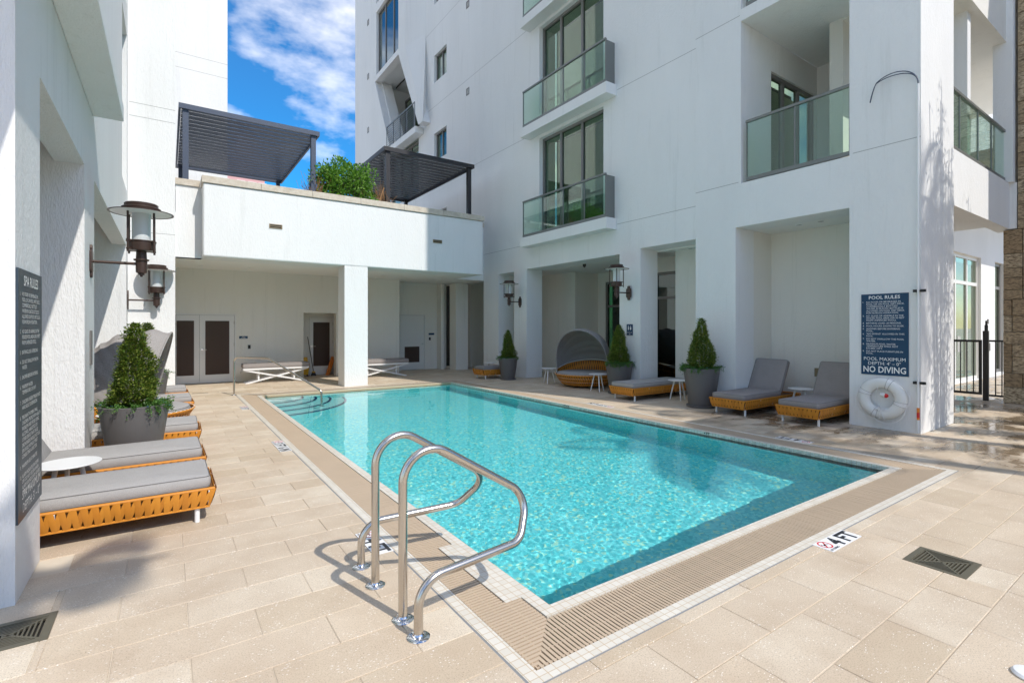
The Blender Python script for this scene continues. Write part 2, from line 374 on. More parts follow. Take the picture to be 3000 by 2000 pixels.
# ------------------------------------------------------------------ setting: ground and paving
PX0, PX1, PY0, PY1 = 1.82, 6.80, 2.26, 13.0            # water edge
GX0, GX1, GY0, GY1 = 1.345, 7.275, 1.785, 13.475       # outer edge of the tiled gutter
mb = MB()
big = 600
for (x0, x1, y0, y1) in ((-big, GX0, -big, big), (GX1, big, -big, big), (GX0, GX1, -big, GY0), (GX0, GX1, GY1, big)):
    mb.add([(x0, y0, -.030), (x1, y0, -.030), (x1, y1, -.030), (x0, y1, -.030)], [(0, 1, 2, 3)])
tag(mb.build('ground', M_GROUT), 'pale ground under the stone paving', kind='structure')
pavement = tag(empty('pavement', (0, 0, 0)), 'shell stone paving around the pool', kind='structure')
HP, RP, G = .3155, .2975, .0035
drains = [(6.69, 7.24, 1.575, 2.12)]
holes = [(GX0 - .012, GX1 + .012, GY0 - .012, GY1 + .012)]
cutouts = [(1.195, 1.345, 6.98, 7.68), (1.195, 1.345, 3.44, 3.88), (1.195, 1.345, 10.95, 11.4), (3.91, 4.39, 1.64, 1.785),
           (7.275, 7.42, 3.35, 3.83), (7.275, 7.42, 7.1, 7.8), (4.18, 4.53, .985, 1.32), (-.86, -.505, 3.475, 3.785), (.50, .82, 14.27, 14.36)]
solids = [(-12, -.72, 4.0, 4.68), (-12, -.72, 6.95, 7.8), (-12, .16, 14.1, 30), (3.92, 4.55, 13.6, 14.2), (-1, 3.54, 16.7, 40), (9.28, 10.8, 2.7, 3.65),
          (9.28, 10.4, 5.66, 6.57), (9.28, 9.93, 8.11, 8.78), (9.28, 9.93, 12.71, 13.4)]
def sub(rects, h):
    out = []
    for (a, b, c, d) in rects:
        if h[0] >= b or h[1] <= a or h[2] >= d or h[3] <= c: out.append((a, b, c, d)); continue
        if h[0] > a: out.append((a, h[0], c, d))
        if h[1] < b: out.append((h[1], b, c, d))
        m0, m1 = max(a, h[0]), min(b, h[1])
        if h[2] > c: out.append((m0, m1, c, h[2]))
        if h[3] < d: out.append((m0, m1, h[3], d))
    return out
rects = []
FW = Vector((math.sin(math.atan(1011 / 1467.6)), math.cos(math.atan(1011 / 1467.6)))); RT = Vector((FW.y, -FW.x))
row = -7
while True:
    y0 = .80 + row * RP
    if y0 > 18.6: break
    off = .41 + (HP if row % 2 == 0 else 0)
    k = math.floor((-3.3 - off) / (2 * HP))
    while off + k * 2 * HP < 24:
        x0 = off + k * 2 * HP; k += 1
        rc = [(x0 + G / 2, x0 + 2 * HP - G / 2, y0 + G / 2, y0 + RP - G / 2)]
        for h in holes + cutouts: rc = sub(rc, h)
        for q in rc:
            if q[1] - q[0] < .012 or q[3] - q[2] < .012: continue
            cx, cy = (q[0] + q[1]) / 2, (q[2] + q[3]) / 2
            if any(s[0] < cx < s[1] and s[2] < cy < s[3] for s in solids): continue
            d = cx * FW.x + cy * FW.y; l = cx * RT.x + cy * RT.y
            seen = d > .9 and abs(l) < d * 1.12 + .4
            if cy > 14 and cx > 12: continue
            rects.append((d if seen else 1e3 + d, q, seen))
    row += 1
def paver_mb(mb, q, z, tilt=(0, 0)):
    x0, x1, y0, y1 = q; b = .0035; cx, cy = (x0 + x1) / 2, (y0 + y1) / 2
    def zz(x, y): return z + (x - cx) * tilt[0] + (y - cy) * tilt[1]
    o = [(x0, y0), (x1, y0), (x1, y1), (x0, y1)]; i = [(x0 + b, y0 + b), (x1 - b, y0 + b), (x1 - b, y1 - b), (x0 + b, y1 - b)]
    mb.add([(x, y, -.028) for x, y in o] + [(x, y, zz(x, y) - b * .7) for x, y in o] + [(x, y, zz(x, y)) for x, y in i],
           [(0, 1, 5, 4), (1, 2, 6, 5), (2, 3, 7, 6), (3, 0, 4, 7), (4, 5, 9, 8), (5, 6, 10, 9), (6, 7, 11, 10), (7, 4, 8, 11), (8, 9, 10, 11)])
bed = [(-12, 24, -1.6, 18.8)]
for h in holes + cutouts: bed = sub(bed, h)
gb = MB()
for (a, b, c, d) in bed: gb.add([(a, c, -.0055), (b, c, -.0055), (b, d, -.0055), (a, d, -.0055)], [(0, 1, 2, 3)])
gb.build('grout_bed', M_GROUT, pavement)
rects.sort(key=lambda r: r[0])
seen_r = [r for r in rects if r[2]]
seen_r.sort(key=lambda r: -((r[1][1] - r[1][0]) * (r[1][3] - r[1][2])) / (r[0] ** 3))
chosen = set(id(r) for r in seen_r[:300])
full_mesh = {}
rest = MB(); random.seed(3)
for r in rects:
    q = r[1]; dz = random.uniform(-.0012, .0008); tl = (random.uniform(-.002, .002), random.uniform(-.004, .004))
    if id(r) in chosen:
        w, h = round(q[1] - q[0], 4), round(q[3] - q[2], 4)
        if (w, h) not in full_mesh:
            t = MB(); paver_mb(t, (-w / 2, w / 2, -h / 2, h / 2), 0.0); full_mesh[(w, h)] = t.mesh('paver', M_PAVER)
        o = bpy.data.objects.new('paver', full_mesh[(w, h)]); C.objects.link(o); o.parent = pavement
        o.location = ((q[0] + q[1]) / 2, (q[2] + q[3]) / 2, dz); o.rotation_euler = (tl[1], tl[0], 0)
    else:
        paver_mb(rest, q, dz, tl)
tag(rest.build('distant_pavers', M_PAVER, pavement), kind='stuff')

# ------------------------------------------------------------------ the pool
pool = tag(empty('swimming_pool', (4.31, 7.63, 0)), 'rectangular turquoise swimming pool with corner steps', kind='structure')
def P(mb, name, mat, parent=None, **k):     # world-space part under a thing whose origin is elsewhere
    parent = parent or pool
    o = mb.build(name, mat, parent, **k)
    w = Vector((0, 0, 0)); q = parent
    while q is not None: w = w + Vector(q.location); q = q.parent
    o.location = -w; return o
mb = MB(); ZB = -1.12
mb.add([(PX0, PY0, ZB), (PX1, PY0, ZB), (PX1, PY1, ZB), (PX0, PY1, ZB), (PX0, PY0, -.052), (PX1, PY0, -.052), (PX1, PY1, -.052), (PX0, PY1, -.052)],
       [(0, 1, 2, 3), (0, 4, 5, 1), (1, 5, 6, 2), (2, 6, 7, 3), (3, 7, 4, 0)])
basin = P(mb, 'basin', M_BASIN); basin.cycles.is_caustics_receiver = True
# quarter-round steps in the far left corner
for i, (r, z) in enumerate(((.92, -.27), (1.22, -.50), (1.55, -.73), (1.90, -.95))):
    n = 26; arc = [(PX0 + .001 + r * math.cos(math.pi / 2 * k / n), PY1 - .001 - r * math.sin(math.pi / 2 * k / n)) for k in range(n + 1)]
    arc_in = [(PX0 + .001 + (r - .055) * math.cos(math.pi / 2 * k / n), PY1 - .001 - (r - .055) * math.sin(math.pi / 2 * k / n)) for k in range(n + 1)]
    mb = MB(); c0 = (PX0 + .001, PY1 - .001)
    mb.add([(c0[0], c0[1], z)] + [(x, y, z) for x, y in arc_in], [(0, k + 2, k + 1) for k in range(n)])
    mb.add([(x, y, z - .055) for x, y in arc] + [(x, y, ZB) for x, y in arc], [(k, k + 1, k + n + 2, k + n + 1) for k in range(n)])
    st = P(mb, 'step', M_STEP); st.cycles.is_caustics_receiver = True
    mb = MB(); mb.add([(x, y, z) for x, y in arc_in] + [(x, y, z + .001) for x, y in arc] + [(x, y, z - .055) for x, y in arc],
                      [(k, k + 1, k + n + 2, k + n + 1) for k in range(n)] + [(k + n + 1, k + n + 2, k + 2 * n + 3, k + 2 * n + 2) for k in range(n)])
    ns = mb.build('step_nosing', M_STEPBLUE, st)
# waterline band of tiles with printed marks
mb = MB()
for (a, b_) in (((PX0, PY0), (PX1, PY0)), ((PX1, PY0), (PX1, PY1)), ((PX1, PY1), (PX0, PY1)), ((PX0, PY1), (PX0, PY0))):
    nx_, ny_ = (b_[1] - a[1]), -(b_[0] - a[0]); q_ = math.hypot(nx_, ny_); ox_, oy_ = -nx_ / q_ * .001, -ny_ / q_ * .001
    mb.add([(a[0] + ox_, a[1] + oy_, -.05), (b_[0] + ox_, b_[1] + oy_, -.05), (b_[0] + ox_, b_[1] + oy_, -.0025), (a[0] + ox_, a[1] + oy_, -.0025)], [(0, 1, 2, 3)])
P(mb, 'waterline_tiles', M_TILE)
WZ = -.055
nx, ny = 380, 820
vs = []
for j in range(ny + 1):
    y = PY0 + (PY1 - PY0) * j / ny
    for i in range(nx + 1):
        x = PX0 + (PX1 - PX0) * i / nx
        amp = .35 + .75 * max(0.0, min(1.0, (9.5 - y) / 5.5))
        h = .0016 * noise.noise((x * 3.6 + 5, y * 3.9, .3)) +   .0005 * noise.noise((x * 9, y * 8.4, 2.1)) + .00052 * noise.noise((x * 21, y * 20, 7.7)) + .00019 * noise.noise((x * 36, y * 33, 1.2))
        vs.append((x, y, WZ + h * amp))
fs = [(j * (nx + 1) + i, j * (nx + 1) + i + 1, (j + 1) * (nx + 1) + i + 1, (j + 1) * (nx + 1) + i) for j in range(ny) for i in range(nx)]
me = bpy.data.meshes.new('water'); me.from_pydata(vs, [], fs); me.materials.append(M_WATER); me.polygons.foreach_set('use_smooth', [True] * len(fs))
wo = bpy.data.objects.new('water', me); C.objects.link(wo); wo.cycles.is_caustics_caster = True
tag(wo, 'clear rippled turquoise pool water', kind='structure')
# gutter: cream tile strips, slatted grating over a trough
gut = tag(empty('pool_gutter', (4.31, 7.63, 0)), 'slatted overflow gutter framing the pool', kind='structure')
def frame_strip(mb, x0, x1, y0, y1, w, z0, z1):      # ring of width w inside the rectangle, mitre-less boxes butted end to end
    mb.box(x0, x1, y0, y0 + w, z0, z1); mb.box(x0, x1, y1 - w, y1, z0, z1)
    mb.box(x0, x0 + w, y0 + w, y1 - w, z0, z1); mb.box(x1 - w, x1, y0 + w, y1 - w, z0, z1)
mb = MB(); frame_strip(mb, GX0, GX1, GY0, GY1, .075, -.04, -.001); P(mb, 'outer_tile_strip', M_TILE, gut)
mb = MB(); frame_strip(mb, PX0 - .085, PX1 + .085, PY0 - .085, PY1 + .085, .085, -.2, -.0015)
mb.box(PX0 - .195, PX0 - .0852, 2.42, 3.30, -.05, -.0015)
P(mb, 'inner_tile_strip', M_TILE, gut)
mb = MB(); frame_strip(mb, GX0 - .012, GX1 + .012, GY0 - .012, GY1 + .012, .0119, -.03, -.004); P(mb, 'sealant_joint', M_GREYCAULK, gut)
mb = MB(); frame_strip(mb, GX0 + .075, GX1 - .075, GY0 + .075, GY1 - .075, .315, -.16, -.15); P(mb, 'gutter_trough', M_DARK, gut)
a0, a1, b0, b1 = GX0 + .079, GX1 - .079, GY0 + .079, GY1 - .079; ww = .302; pit = .0262; sw = .0168
def slat_mesh(poly, nm='slat'):
    m_ = MB(); m_.prism(poly, 'z', -.028, -.003); return m_
slats = []      # polygons in plan
n_near = 0
def mitre_x(x, ymin_in):  # near/far strips: slats run along y, cut at 45 degrees in the corners
    return min(x - a0, a1 - x)
x = a0 + .004
while x + sw < a1:
    c = min(x + sw / 2 - a0, a1 - x - sw / 2)
    L = min(ww, max(.0, c))
    if L > .02:
        d = sw / 2 * (1 if x - a0 < ww else (-1 if a1 - x < ww else 0))
        slats.append(('near', [(x, b0), (x + sw, b0), (x + sw, b0 + min(ww, L + d)), (x, b0 + min(ww, L - d))]))
        slats.append(('far', [(x, b1 - min(ww, L - d)), (x + sw, b1 - min(ww, L + d)), (x + sw, b1), (x, b1)]))
    x += pit
y = b0 + .004
while y + sw < b1:
    c = min(y + sw / 2 - b0, b1 - y - sw / 2); L = min(ww, max(0., c))
    if L > .02:
        d = sw / 2 * (1 if y - b0 < ww else (-1 if b1 - y < ww else 0))
        cut = .110 if 2.42 < y < 3.30 else 0
        slats.append(('left', [(a0, y), (a0 + min(ww, L - d) - cut, y), (a0 + min(ww, L + d) - cut, y + sw), (a0, y + sw)]))
        slats.append(('right', [(a1 - min(ww, L - d), y), (a1, y), (a1, y + sw), (a1 - min(ww, L + d), y + sw)]))
    y += pit
grate_bulk = MB(); gm = {}; cnt = 0
def sk(s):
    cx = sum(p[0] for p in s[1]) / 4; cy = sum(p[1] for p in s[1]) / 4; d = max(.5, cx * FW.x + cy * FW.y); return d if s[0] in ('near', 'left') else 99 + d
slats.sort(key=sk)
for kind_, poly in slats:
    if cnt < 299:
        ox, oy = poly[0]; key = tuple((round(p[0] - ox, 4), round(p[1] - oy, 4)) for p in poly)
        if key not in gm: gm[key] = slat_mesh([(p[0] - ox, p[1] - oy) for p in poly]).mesh('slat', M_GRATE)
        o = bpy.data.objects.new('slat', gm[key]); C.objects.link(o); o.parent = gut; o.location = (ox - 4.31, oy - 7.63, random.uniform(-.0006, .0006)); cnt += 1
    else: grate_bulk.prism(poly, 'z', -.028, -.003)
tag(P(grate_bulk, 'distant_slats', M_GRATE, gut), kind='stuff')
mb = MB()                                     # bearers that tie the slats together
for f_ in (.012, .10, .20, .288):
    mb.box(a0 + f_, a1 - f_, b0 + f_, b0 + f_ + .008, -.026, -.0065); mb.box(a0 + f_, a1 - f_, b1 - f_ - .008, b1 - f_, -.026, -.0065)
    for fx0 in (a0 + f_, a1 - f_ - .008):
        mb.box(fx0, fx0 + .008, b0 + f_ + .008, b1 - f_ - .008, -.026, -.0065)
P(mb, 'grating_bearer', M_GRATE, gut)

# depth markers set in the deck
def no_diving(mb_r, mb_k, cx, cy, r, xf):
    n = 28
    pts = []
    for k in range(n):
        a = 2 * math.pi * k / n; pts.append((math.cos(a), math.sin(a)))
    mb_r.add([xf(cx + p[0] * r * s, cy + p[1] * r * s) for s in (1, .80) for p in pts], [(k, (k + 1) % n, (k + 1) % n + n, k + n) for k in range(n)])
    t = r * .07
    for sg in (1, -1):
        dx, dy = r * .62, r * .62 * sg; nx_, ny_ = -t * sg, t
        mb_r.add([xf(cx - dx - nx_, cy - dy - ny_), xf(cx + dx - nx_, cy + dy - ny_), xf(cx + dx + nx_, cy + dy + ny_), xf(cx - dx + nx_, cy - dy + ny_)], [(0, 1, 2, 3)])
        if sg == 1: break
    for (x0, y0, x1, y1, w) in ((-.45, -.1, .1, .12, .09), (.1, .12, .45, -.22, .07), (-.1, .05, -.35, -.3, .06)):
        a = math.atan2(y1 - y0, x1 - x0); px, py = -math.sin(a) * w * r, math.cos(a) * w * r
        mb_k.add([xf(cx + x0 * r - px, cy + y0 * r - py), xf(cx + x1 * r - px, cy + y1 * r - py), xf(cx + x1 * r + px, cy + y1 * r + py), xf(cx + x0 * r + px, cy + y0 * r + py)], [(0, 1, 2, 3)])
    mb_k.add([xf(cx - .5 * r + .12 * r * math.cos(a), cy + .2 * r + .12 * r * math.sin(a)) for a in [k * math.pi / 4 for k in range(8)]], [tuple(range(8))])
def depth_marker(origin, ux, uy, W, Hh, text, label):
    """origin lower left, ux reading direction, uy up direction"""
    ux, uy = Vector(ux), Vector(uy); org = Vector(origin)
    def xfz(z): return lambda x, y, _=0: tuple(org + ux * x + uy * y + Vector((0, 0, z)))
    t = empty('depth_marker', origin); tag(t, label, 'pool marker', 'depth marker tiles in the deck')
    m_ = MB(); f0, f1 = xfz(-.02), xfz(.0012)
    c = [(.002, .002), (W - .002, .002), (W - .002, Hh - .002), (.002, Hh - .002)]
    m_.add([f0(*p) for p in c] + [f1(*p) for p in c], [(4, 5, 6, 7), (0, 1, 5, 4), (1, 2, 6, 5), (2, 3, 7, 6), (3, 0, 4, 7)])
    P(m_, 'tile', M_MARKW, t)
    mr, mk = MB(), MB(); no_diving(mr, mk, .074, Hh * .60, .052, xfz(.0020)); P(mr, 'prohibition_ring', M_RED, t); P(mk, 'diver_symbol', M_MARKB, t)
    o = lettering([('NO DIVING', .074, .010, .018, .12, .02, 'c'), (text, (W + .14) / 2, .015, Hh - .03, W - .165, .035, 'c')], lambda x, y: xfz(.0022)(x, y), M_MARKB, t, 'lettering')
    o.location = -Vector(origin)
depth_marker((3.91, 1.64, 0), (1, 0, 0), (0, 1, 0), .48, .145, '4 FT', 'white 4 FT no diving tile in front of the near pool edge')
depth_marker((1.197, 3.88, 0), (0, -1, 0), (1, 0, 0), .44, .145, '4 FT', 'white 4 FT no diving tile behind the near grab rails')
depth_marker((1.197, 7.68, 0), (0, -1, 0), (1, 0, 0), .70, .145, '3 FT 6 IN', 'white 3 FT 6 IN tile halfway along the left pool edge')
depth_marker((1.197, 11.4, 0), (0, -1, 0), (1, 0, 0), .45, .145, '3 FT', 'small white depth tile at the far left by the step handrail')
depth_marker((7.42, 3.35, 0), (0, 1, 0), (-1, 0, 0), .48, .145, '4 FT', 'white 4 FT tile beside the near end of the right pool edge')
depth_marker((7.42, 7.1, 0), (0, 1, 0), (-1, 0, 0), .70, .145, '3 FT 6 IN', 'white 3 FT 6 IN tile on the right deck before the flat sunbed')
lettering([('4 FT', 0, 0, .036, .40, .03, 'c')], lambda x, y: (PX1 - .0022 - 4.31, 4.62 - x - 7.63, -.043 + y), M_MARKB, pool, 'waterline_lettering')
lettering([('3 FT 6 IN', 0, 0, .036, .62, .03, 'c')], lambda x, y: (PX1 - .0022 - 4.31, 7.9 - x - 7.63, -.043 + y), M_MARKB, pool, 'waterline_lettering')
mb = MB(); y = PY0 + .1
while y < PY1 - .1:
    if not (4.35 < y < 4.9 or 7.5 < y < 8.3): mb.box(PX1 - .002, PX1 - .0012, y, y + .075, -.030, -.023); mb.box(PX1 - .002, PX1 - .0012, y + .03, y + .105, -.045, -.038)
    y += .12
P(mb, 'printed_tile_dashes', M_JOINT)

# floor drains
def floor_drain(x0, x1, y0, y1, label):
    t = empty('floor_drain', ((x0 + x1) / 2, (y0 + y1) / 2, 0)); tag(t, label, 'floor drain', 'brass floor drains')
    m_ = MB(); w, d = (x1 - x0) / 2, (y1 - y0) / 2
    for (a, b, c, e) in ((-w, w, -d, -d + .035), (-w, w, d - .035, d), (-w, -w + .035, -d + .035, d - .035), (w - .035, w, -d + .035, d - .035)): m_.box(a, b, c, e, -.02, .002)
    m_.build('drain_frame', M_DRAIN, t)
    m_ = MB(); m_.box(-w + .035, w - .035, -d + .035, d - .035, -.027, -.024); m_.build('sump', M_DARK, t)
    m_ = MB(); n = 14; iw, idp = w - .037, d - .037
    for i in range(n + 1):     # slots fan in four triangles
        f = -1 + 2 * i / n; s = .0042
        m_.box(f * iw - s, f * iw + s, -abs(f) * idp if abs(f) > .12 else -.12 * idp, abs(f) * idp if abs(f) > .12 else .12 * idp, -.012, -.001)
        for sg in (1, -1):
            y = f * idp
            if sg * y > .0: m_.box(-abs(f) * iw, abs(f) * iw, y - s, y + s, -.013, -.0015)
    for sx, sy in ((1, 1), (1, -1)):
        a = math.atan2(idp * sy, iw * sx); m_.obox((0, 0, -.006), (math.hypot(iw, idp), .006, .0055), Matrix.Rotation(a, 3, 'Z'))
    m_.build('drain_grille', M_DRAIN, t)
floor_drain(4.18, 4.53, .985, 1.32, 'square metal floor drain in the paving right of the pool')
floor_drain(-.86, -.505, 3.475, 3.785, 'square brass floor drain at the foot of the left column')
t = empty('slot_drain', (.66, 14.315, 0)); tag(t, 'narrow brown slot drain near the louvred double doors', 'floor drain')
mb = MB(); mb.box(-.16, .16, -.045, .045, -.027, -.004); mb.build('drain_body', M_DARK, t)
mb = MB()
for i in range(9): mb.box(-.155 + i * .0375, -.145 + i * .0375 + .012, -.042, .042, -.02, .001)
mb.build('drain_grille', M_DRAIN, t)

# ------------------------------------------------------------------ grab rails and hand rail
def fillet(pts, rad, n=8):
    P_ = [Vector(p) for p in pts]; out = [P_[0]]
    for i in range(1, len(P_) - 1):
        a, b, c = P_[i - 1], P_[i], P_[i + 1]; u = (a - b).normalized(); v = (c - b).normalized()
        r = rad[i - 1] if isinstance(rad, (list, tuple)) else rad
        ang = u.angle(v); d = min(r / math.tan(ang / 2), (a - b).length * .49, (c - b).length * .49); rr = d * math.tan(ang / 2)
        cen = b + (u + v).normalized() * (rr / math.sin(ang / 2)); s = b + u * d - cen; e = b + v * d - cen
        tot = s.angle(e)
        for k in range(n + 1):
            f = k / n; out.append(cen + (s * math.sin((1 - f) * tot) + e * math.sin(f * tot)) / max(1e-6, math.sin(tot)))
    out.append(P_[-1]); return out
def escutcheon(parent, x, y):
    m_ = MB(); m_.lathe([(.060, .0), (.060, .004), (.052, .009), (.040, .013), (.030, .015), (.026, .020), (.024, .024)], 28, (x, y, 0)); m_.build('escutcheon', M_CHROME, parent, smooth=True)
def grab_rail(ybig, ysmall, label):
    t = empty('grab_rail', (1.065, ybig, 0)); tag(t, label, 'grab rail', 'pair of figure four grab rails')
    yo = ysmall - ybig
    pts = [(0, 0, 0), (0, 0, 1.045), (.835, yo * .06, .53), (.69, yo * .70, .31), (.005, yo, .285), (.005, yo, 0)]
    path = fillet(pts, [.17, .15, .12, .16], 14)
    m_ = MB(); m_.tube(path, .0245, 18); m_.build('rail_tube', M_STEEL, t, smooth=True)
    escutcheon(t, 0, 0); escutcheon(t, .005, yo)
grab_rail(2.60, 2.405, 'near steel grab rail, the one closest to the camera')
grab_rail(3.04, 3.33, 'far steel grab rail behind the near one at the pool edge')
t = empty('step_handrail', (1.30, 13.42, 0)); tag(t, 'single steel handrail running down into the corner pool steps', 'handrail')
dv = Vector((1.50, -2.02, 0)); L = dv.length; dv.normalize()
pts = [(0, 0, 0), (0, 0, .89), tuple(dv * 1.02 + Vector((0, 0, .89))), tuple(dv * (L - .02) + Vector((0, 0, .21))), tuple(dv * L + Vector((0, 0, -.55)))]
mb = MB(); mb.tube(fillet(pts, [.12, .18, .10], 8), .022, 14); mb.build('rail_tube', M_STEEL, t, smooth=True)
escutcheon(t, 0, 0)
mb = MB(); mb.lathe([(.055, 0), (.055, .006), (.025, .014)], 20, tuple(dv * L + Vector((0, 0, -.50)))); mb.build('escutcheon', M_CHROME, t, smooth=True)

# ------------------------------------------------------------------ buildings
def obj_part(mb, name, mat, parent, **k): return P(mb, name, mat, parent, **k)
def joint(par, axis, c, a0, a1, z, w=.010):
    mb = MB()
    if axis == 'x': mb.box(c - .0015, c + .002, a0, a1, z - w / 2, z + w / 2)
    else: mb.box(a0, a1, c - .0015, c + .002, z - w / 2, z + w / 2)
    P(mb, 'control_joint', M_JOINT, par)

# --- right-hand apartment building
FX = 9.28
apt = tag(empty('apartment_building', (9.9, 12, 0)), 'tall white stucco apartment building along the right side of the pool', 'building')
mb = MB()
wall_holes(mb, 'x', FX, FX + .65, 2.7, 6.57, 0, 26, [(3.65, 5.66, -.01, 3.57), (3.65, 5.55, 4.42, 7.60), (3.65, 5.55, 7.83, 11.0), (3.65, 5.55, 11.25, 14.4), (3.65, 5.55, 14.6, 17.8)])
mb.box(FX + .65, 10.8, 2.7, 3.65, 0, 26)
obj_part(mb, 'front_wall', M_STUCCO, apt)
mb = MB()
hs = [(6.50, 8.11, -.01, 3.48), (8.78, 12.71, -.01, 3.42), (13.40, 14.32, -.01, 3.40), (15.3, 29, -.01, 3.3)]
for k in range(6): hs.append((9.34, 12.05, 4.36 + 3.36 * k, 7.32 + 3.36 * k))
for k in range(6): hs.append((18.18, 19.31, 5.30 + 3.30 * k, 6.45 + 3.30 * k))
hs += [(20.45, 26.0, 10.72, 14.45), (20.9, 24.4, 7.6, 10.28), (25.3, 26.0, 7.9, 12.2 - 1.48), (22.4, 25.4, 14.67, 17.9), (22.4, 25.4, 18.35, 21.6)]
wall_holes(mb, 'x', FX + .03, FX + .65, 6.57, 30.1, 0, 26, hs)
obj_part(mb, 'side_wall', M_STUCCO, apt)
mb = MB(); mb.box(FX + .65, 24, 29.9, 30.1, 0, 26); obj_part(mb, 'end_wall', M_STUCCO, apt)
for z in (4.45, 7.72, 11.1): joint(apt, 'x', FX, 2.7 if z < 5 else 5.57, 3.6 if z < 5 else 6.57, z)
joint(apt, 'x', FX, 5.6, 6.57, 4.45)
for z in (4.18, 7.55, 10.9, 14.2):
    joint(apt, 'x', FX + .03, 6.57, 8.86, z); joint(apt, 'x', FX + .03, 12.56, 20.1, z)
# ground-floor arcade interior
mb = MB()
mb.box(10.62, 10.8, 3.65, 5.66, 0, 3.75); mb.box(FX + .65, 10.8, 5.66, 6.45, 0, 3.75)
mb.box(10.20, 10.4, 6.45, 7.79, 0, 3.6)
wall_holes(mb, 'x', 10.85, 11.0, 7.79, 9.3, 0, 3.6, [(7.9, 8.97, -.01, 3.06)])
mb.box(10.4, 10.85, 7.6, 7.79, 0, 3.6); mb.box(11.0, 12.25, 9.3, 9.45, 0, 3.6)
wall_holes(mb, 'x', 12.25, 12.45, 9.45, 12.55, 0, 3.6, [(9.6, 12.2, .02, 3.12)])
mb.box(11.2, 12.45, 12.55, 12.7, 0, 3.6); mb.box(11.2, 11.35, 12.7, 17.8, 0, 3.6)
obj_part(mb, 'arcade_wall', M_STUCCO_IN, apt)
mb = MB(); mb.box(FX + .651, 10.619, 3.651, 5.659, 3.57, 3.7); mb.box(FX + .651, 12.6, 6.45, 17.8, 3.44, 3.6)
obj_part(mb, 'arcade_ceiling', M_CEIL, apt)
mb = MB(); mb.box(9.93, 10.0, 17.3, 17.6, 0, 3.4); mb.box(9.4, 12, 17.8, 17.9, 0, 3.6); obj_part(mb, 'passage_wall', M_STUCCO_IN, apt)
def downlight(x, y, z, parent, r=.075):
    m_ = MB(); m_.lathe([(r, -.001), (r, -.008), (r * .8, -.010), (r * .72, .0)], 20, (x, y, z)); o = obj_part(m_, 'downlight_trim', M_WHITE, parent, smooth=True)
    m_ = MB(); m_.lathe([(r * .74, -.003), (r * .3, -.0035), (.0001, -.0036)], 20, (x, y, z)); m_.build('lens', M_FRAME, o)
for (x, y, z) in ((10.04, 4.82, 3.57), (10.03, 4.42, 3.57), (10.1, 7.3, 3.44), (9.98, 9.5, 3.44), (10.2, 11.6, 3.44)): downlight(x, y, z, apt)
def framed_window(parent, axis, c, a0, a1, z0, z1, cols, depth=.07, fw=.055, glassm=None, rows=None, back=None, name='window', frame=M_FRAME, side=1):
    """window in the plane axis=c; frame depth goes towards +side; cols are pane boundaries; rows extra horizontal bars"""
    m_ = MB(); rows = rows or []
    def bx(A0, A1, Z0, Z1, d0, d1, M):
        lo, hi = sorted((c + d0 * side, c + d1 * side))
        if axis == 'x': M.box(lo, hi, A0, A1, Z0, Z1)
        else: M.box(A0, A1, lo, hi, Z0, Z1)
    bx(a0, a1, z0, z0 + fw, 0, depth, m_); bx(a0, a1, z1 - fw, z1, 0, depth, m_)
    ed = [a0 + fw / 2] + list(cols) + [a1 - fw / 2]
    for e in ed: bx(e - fw / 2, e + fw / 2, z0 + fw, z1 - fw, 0, depth, m_)
    for zr in rows:
        for i in range(len(ed) - 1): bx(ed[i] + fw / 2, ed[i + 1] - fw / 2, zr - fw / 2, zr + fw / 2, 0.001, depth, m_)
    fr = obj_part(m_, name, frame, parent)
    zz = [z0 + fw / 2] + list(rows) + [z1 - fw / 2]
    for i in range(len(ed) - 1):
        for j in range(len(zz) - 1):
            g_ = MB(); bx(ed[i] + fw / 2 - .004, ed[i + 1] - fw / 2 + .004, zz[j] + fw / 2 - .004, zz[j + 1] - fw / 2 + .004, depth * .5, depth * .5 + .006, g_)
            P(g_, 'pane', glassm or M_WGLASS, fr)
    if back:
        m_ = MB(); bx(a0, a1, z0, z1, back, back + .02, m_); obj_part(m_, 'curtain', M_CURT, parent)
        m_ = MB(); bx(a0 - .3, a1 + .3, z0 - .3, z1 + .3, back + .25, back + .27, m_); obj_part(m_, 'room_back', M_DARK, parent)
    return fr
def railing(parent, x, y0, y1, z0, z1, cols, posts=True, axis='x'):
    def bx(M, A0, A1, Z0, Z1, h):
        if axis == 'x': M.box(x - h, x + h, A0, A1, Z0, Z1)
        else: M.box(A0, A1, x - h, x + h, Z0, Z1)
    m_ = MB(); bx(m_, y0, y1, z1 - .045, z1, .03); fr = obj_part(m_, 'balcony_railing', M_RAIL, parent)
    m_ = MB(); bx(m_, y0, y1, z0, z0 + .07, .022); P(m_, 'bottom_rail', M_RAIL, fr)
    ed = [y0 + .01] + list(cols) + [y1 - .01]
    for e in ed:
        m_ = MB(); bx(m_, e - .012, e + .012, z0 + .07, z1 - .045, .014); P(m_, 'post', M_RAIL, fr)
    for i in range(len(ed) - 1):
        m_ = MB(); bx(m_, ed[i] + .014, ed[i + 1] - .014, z0 + .071, z1 - .046, .005); P(m_, 'glass_panel', M_BGLASS, fr)
    return fr
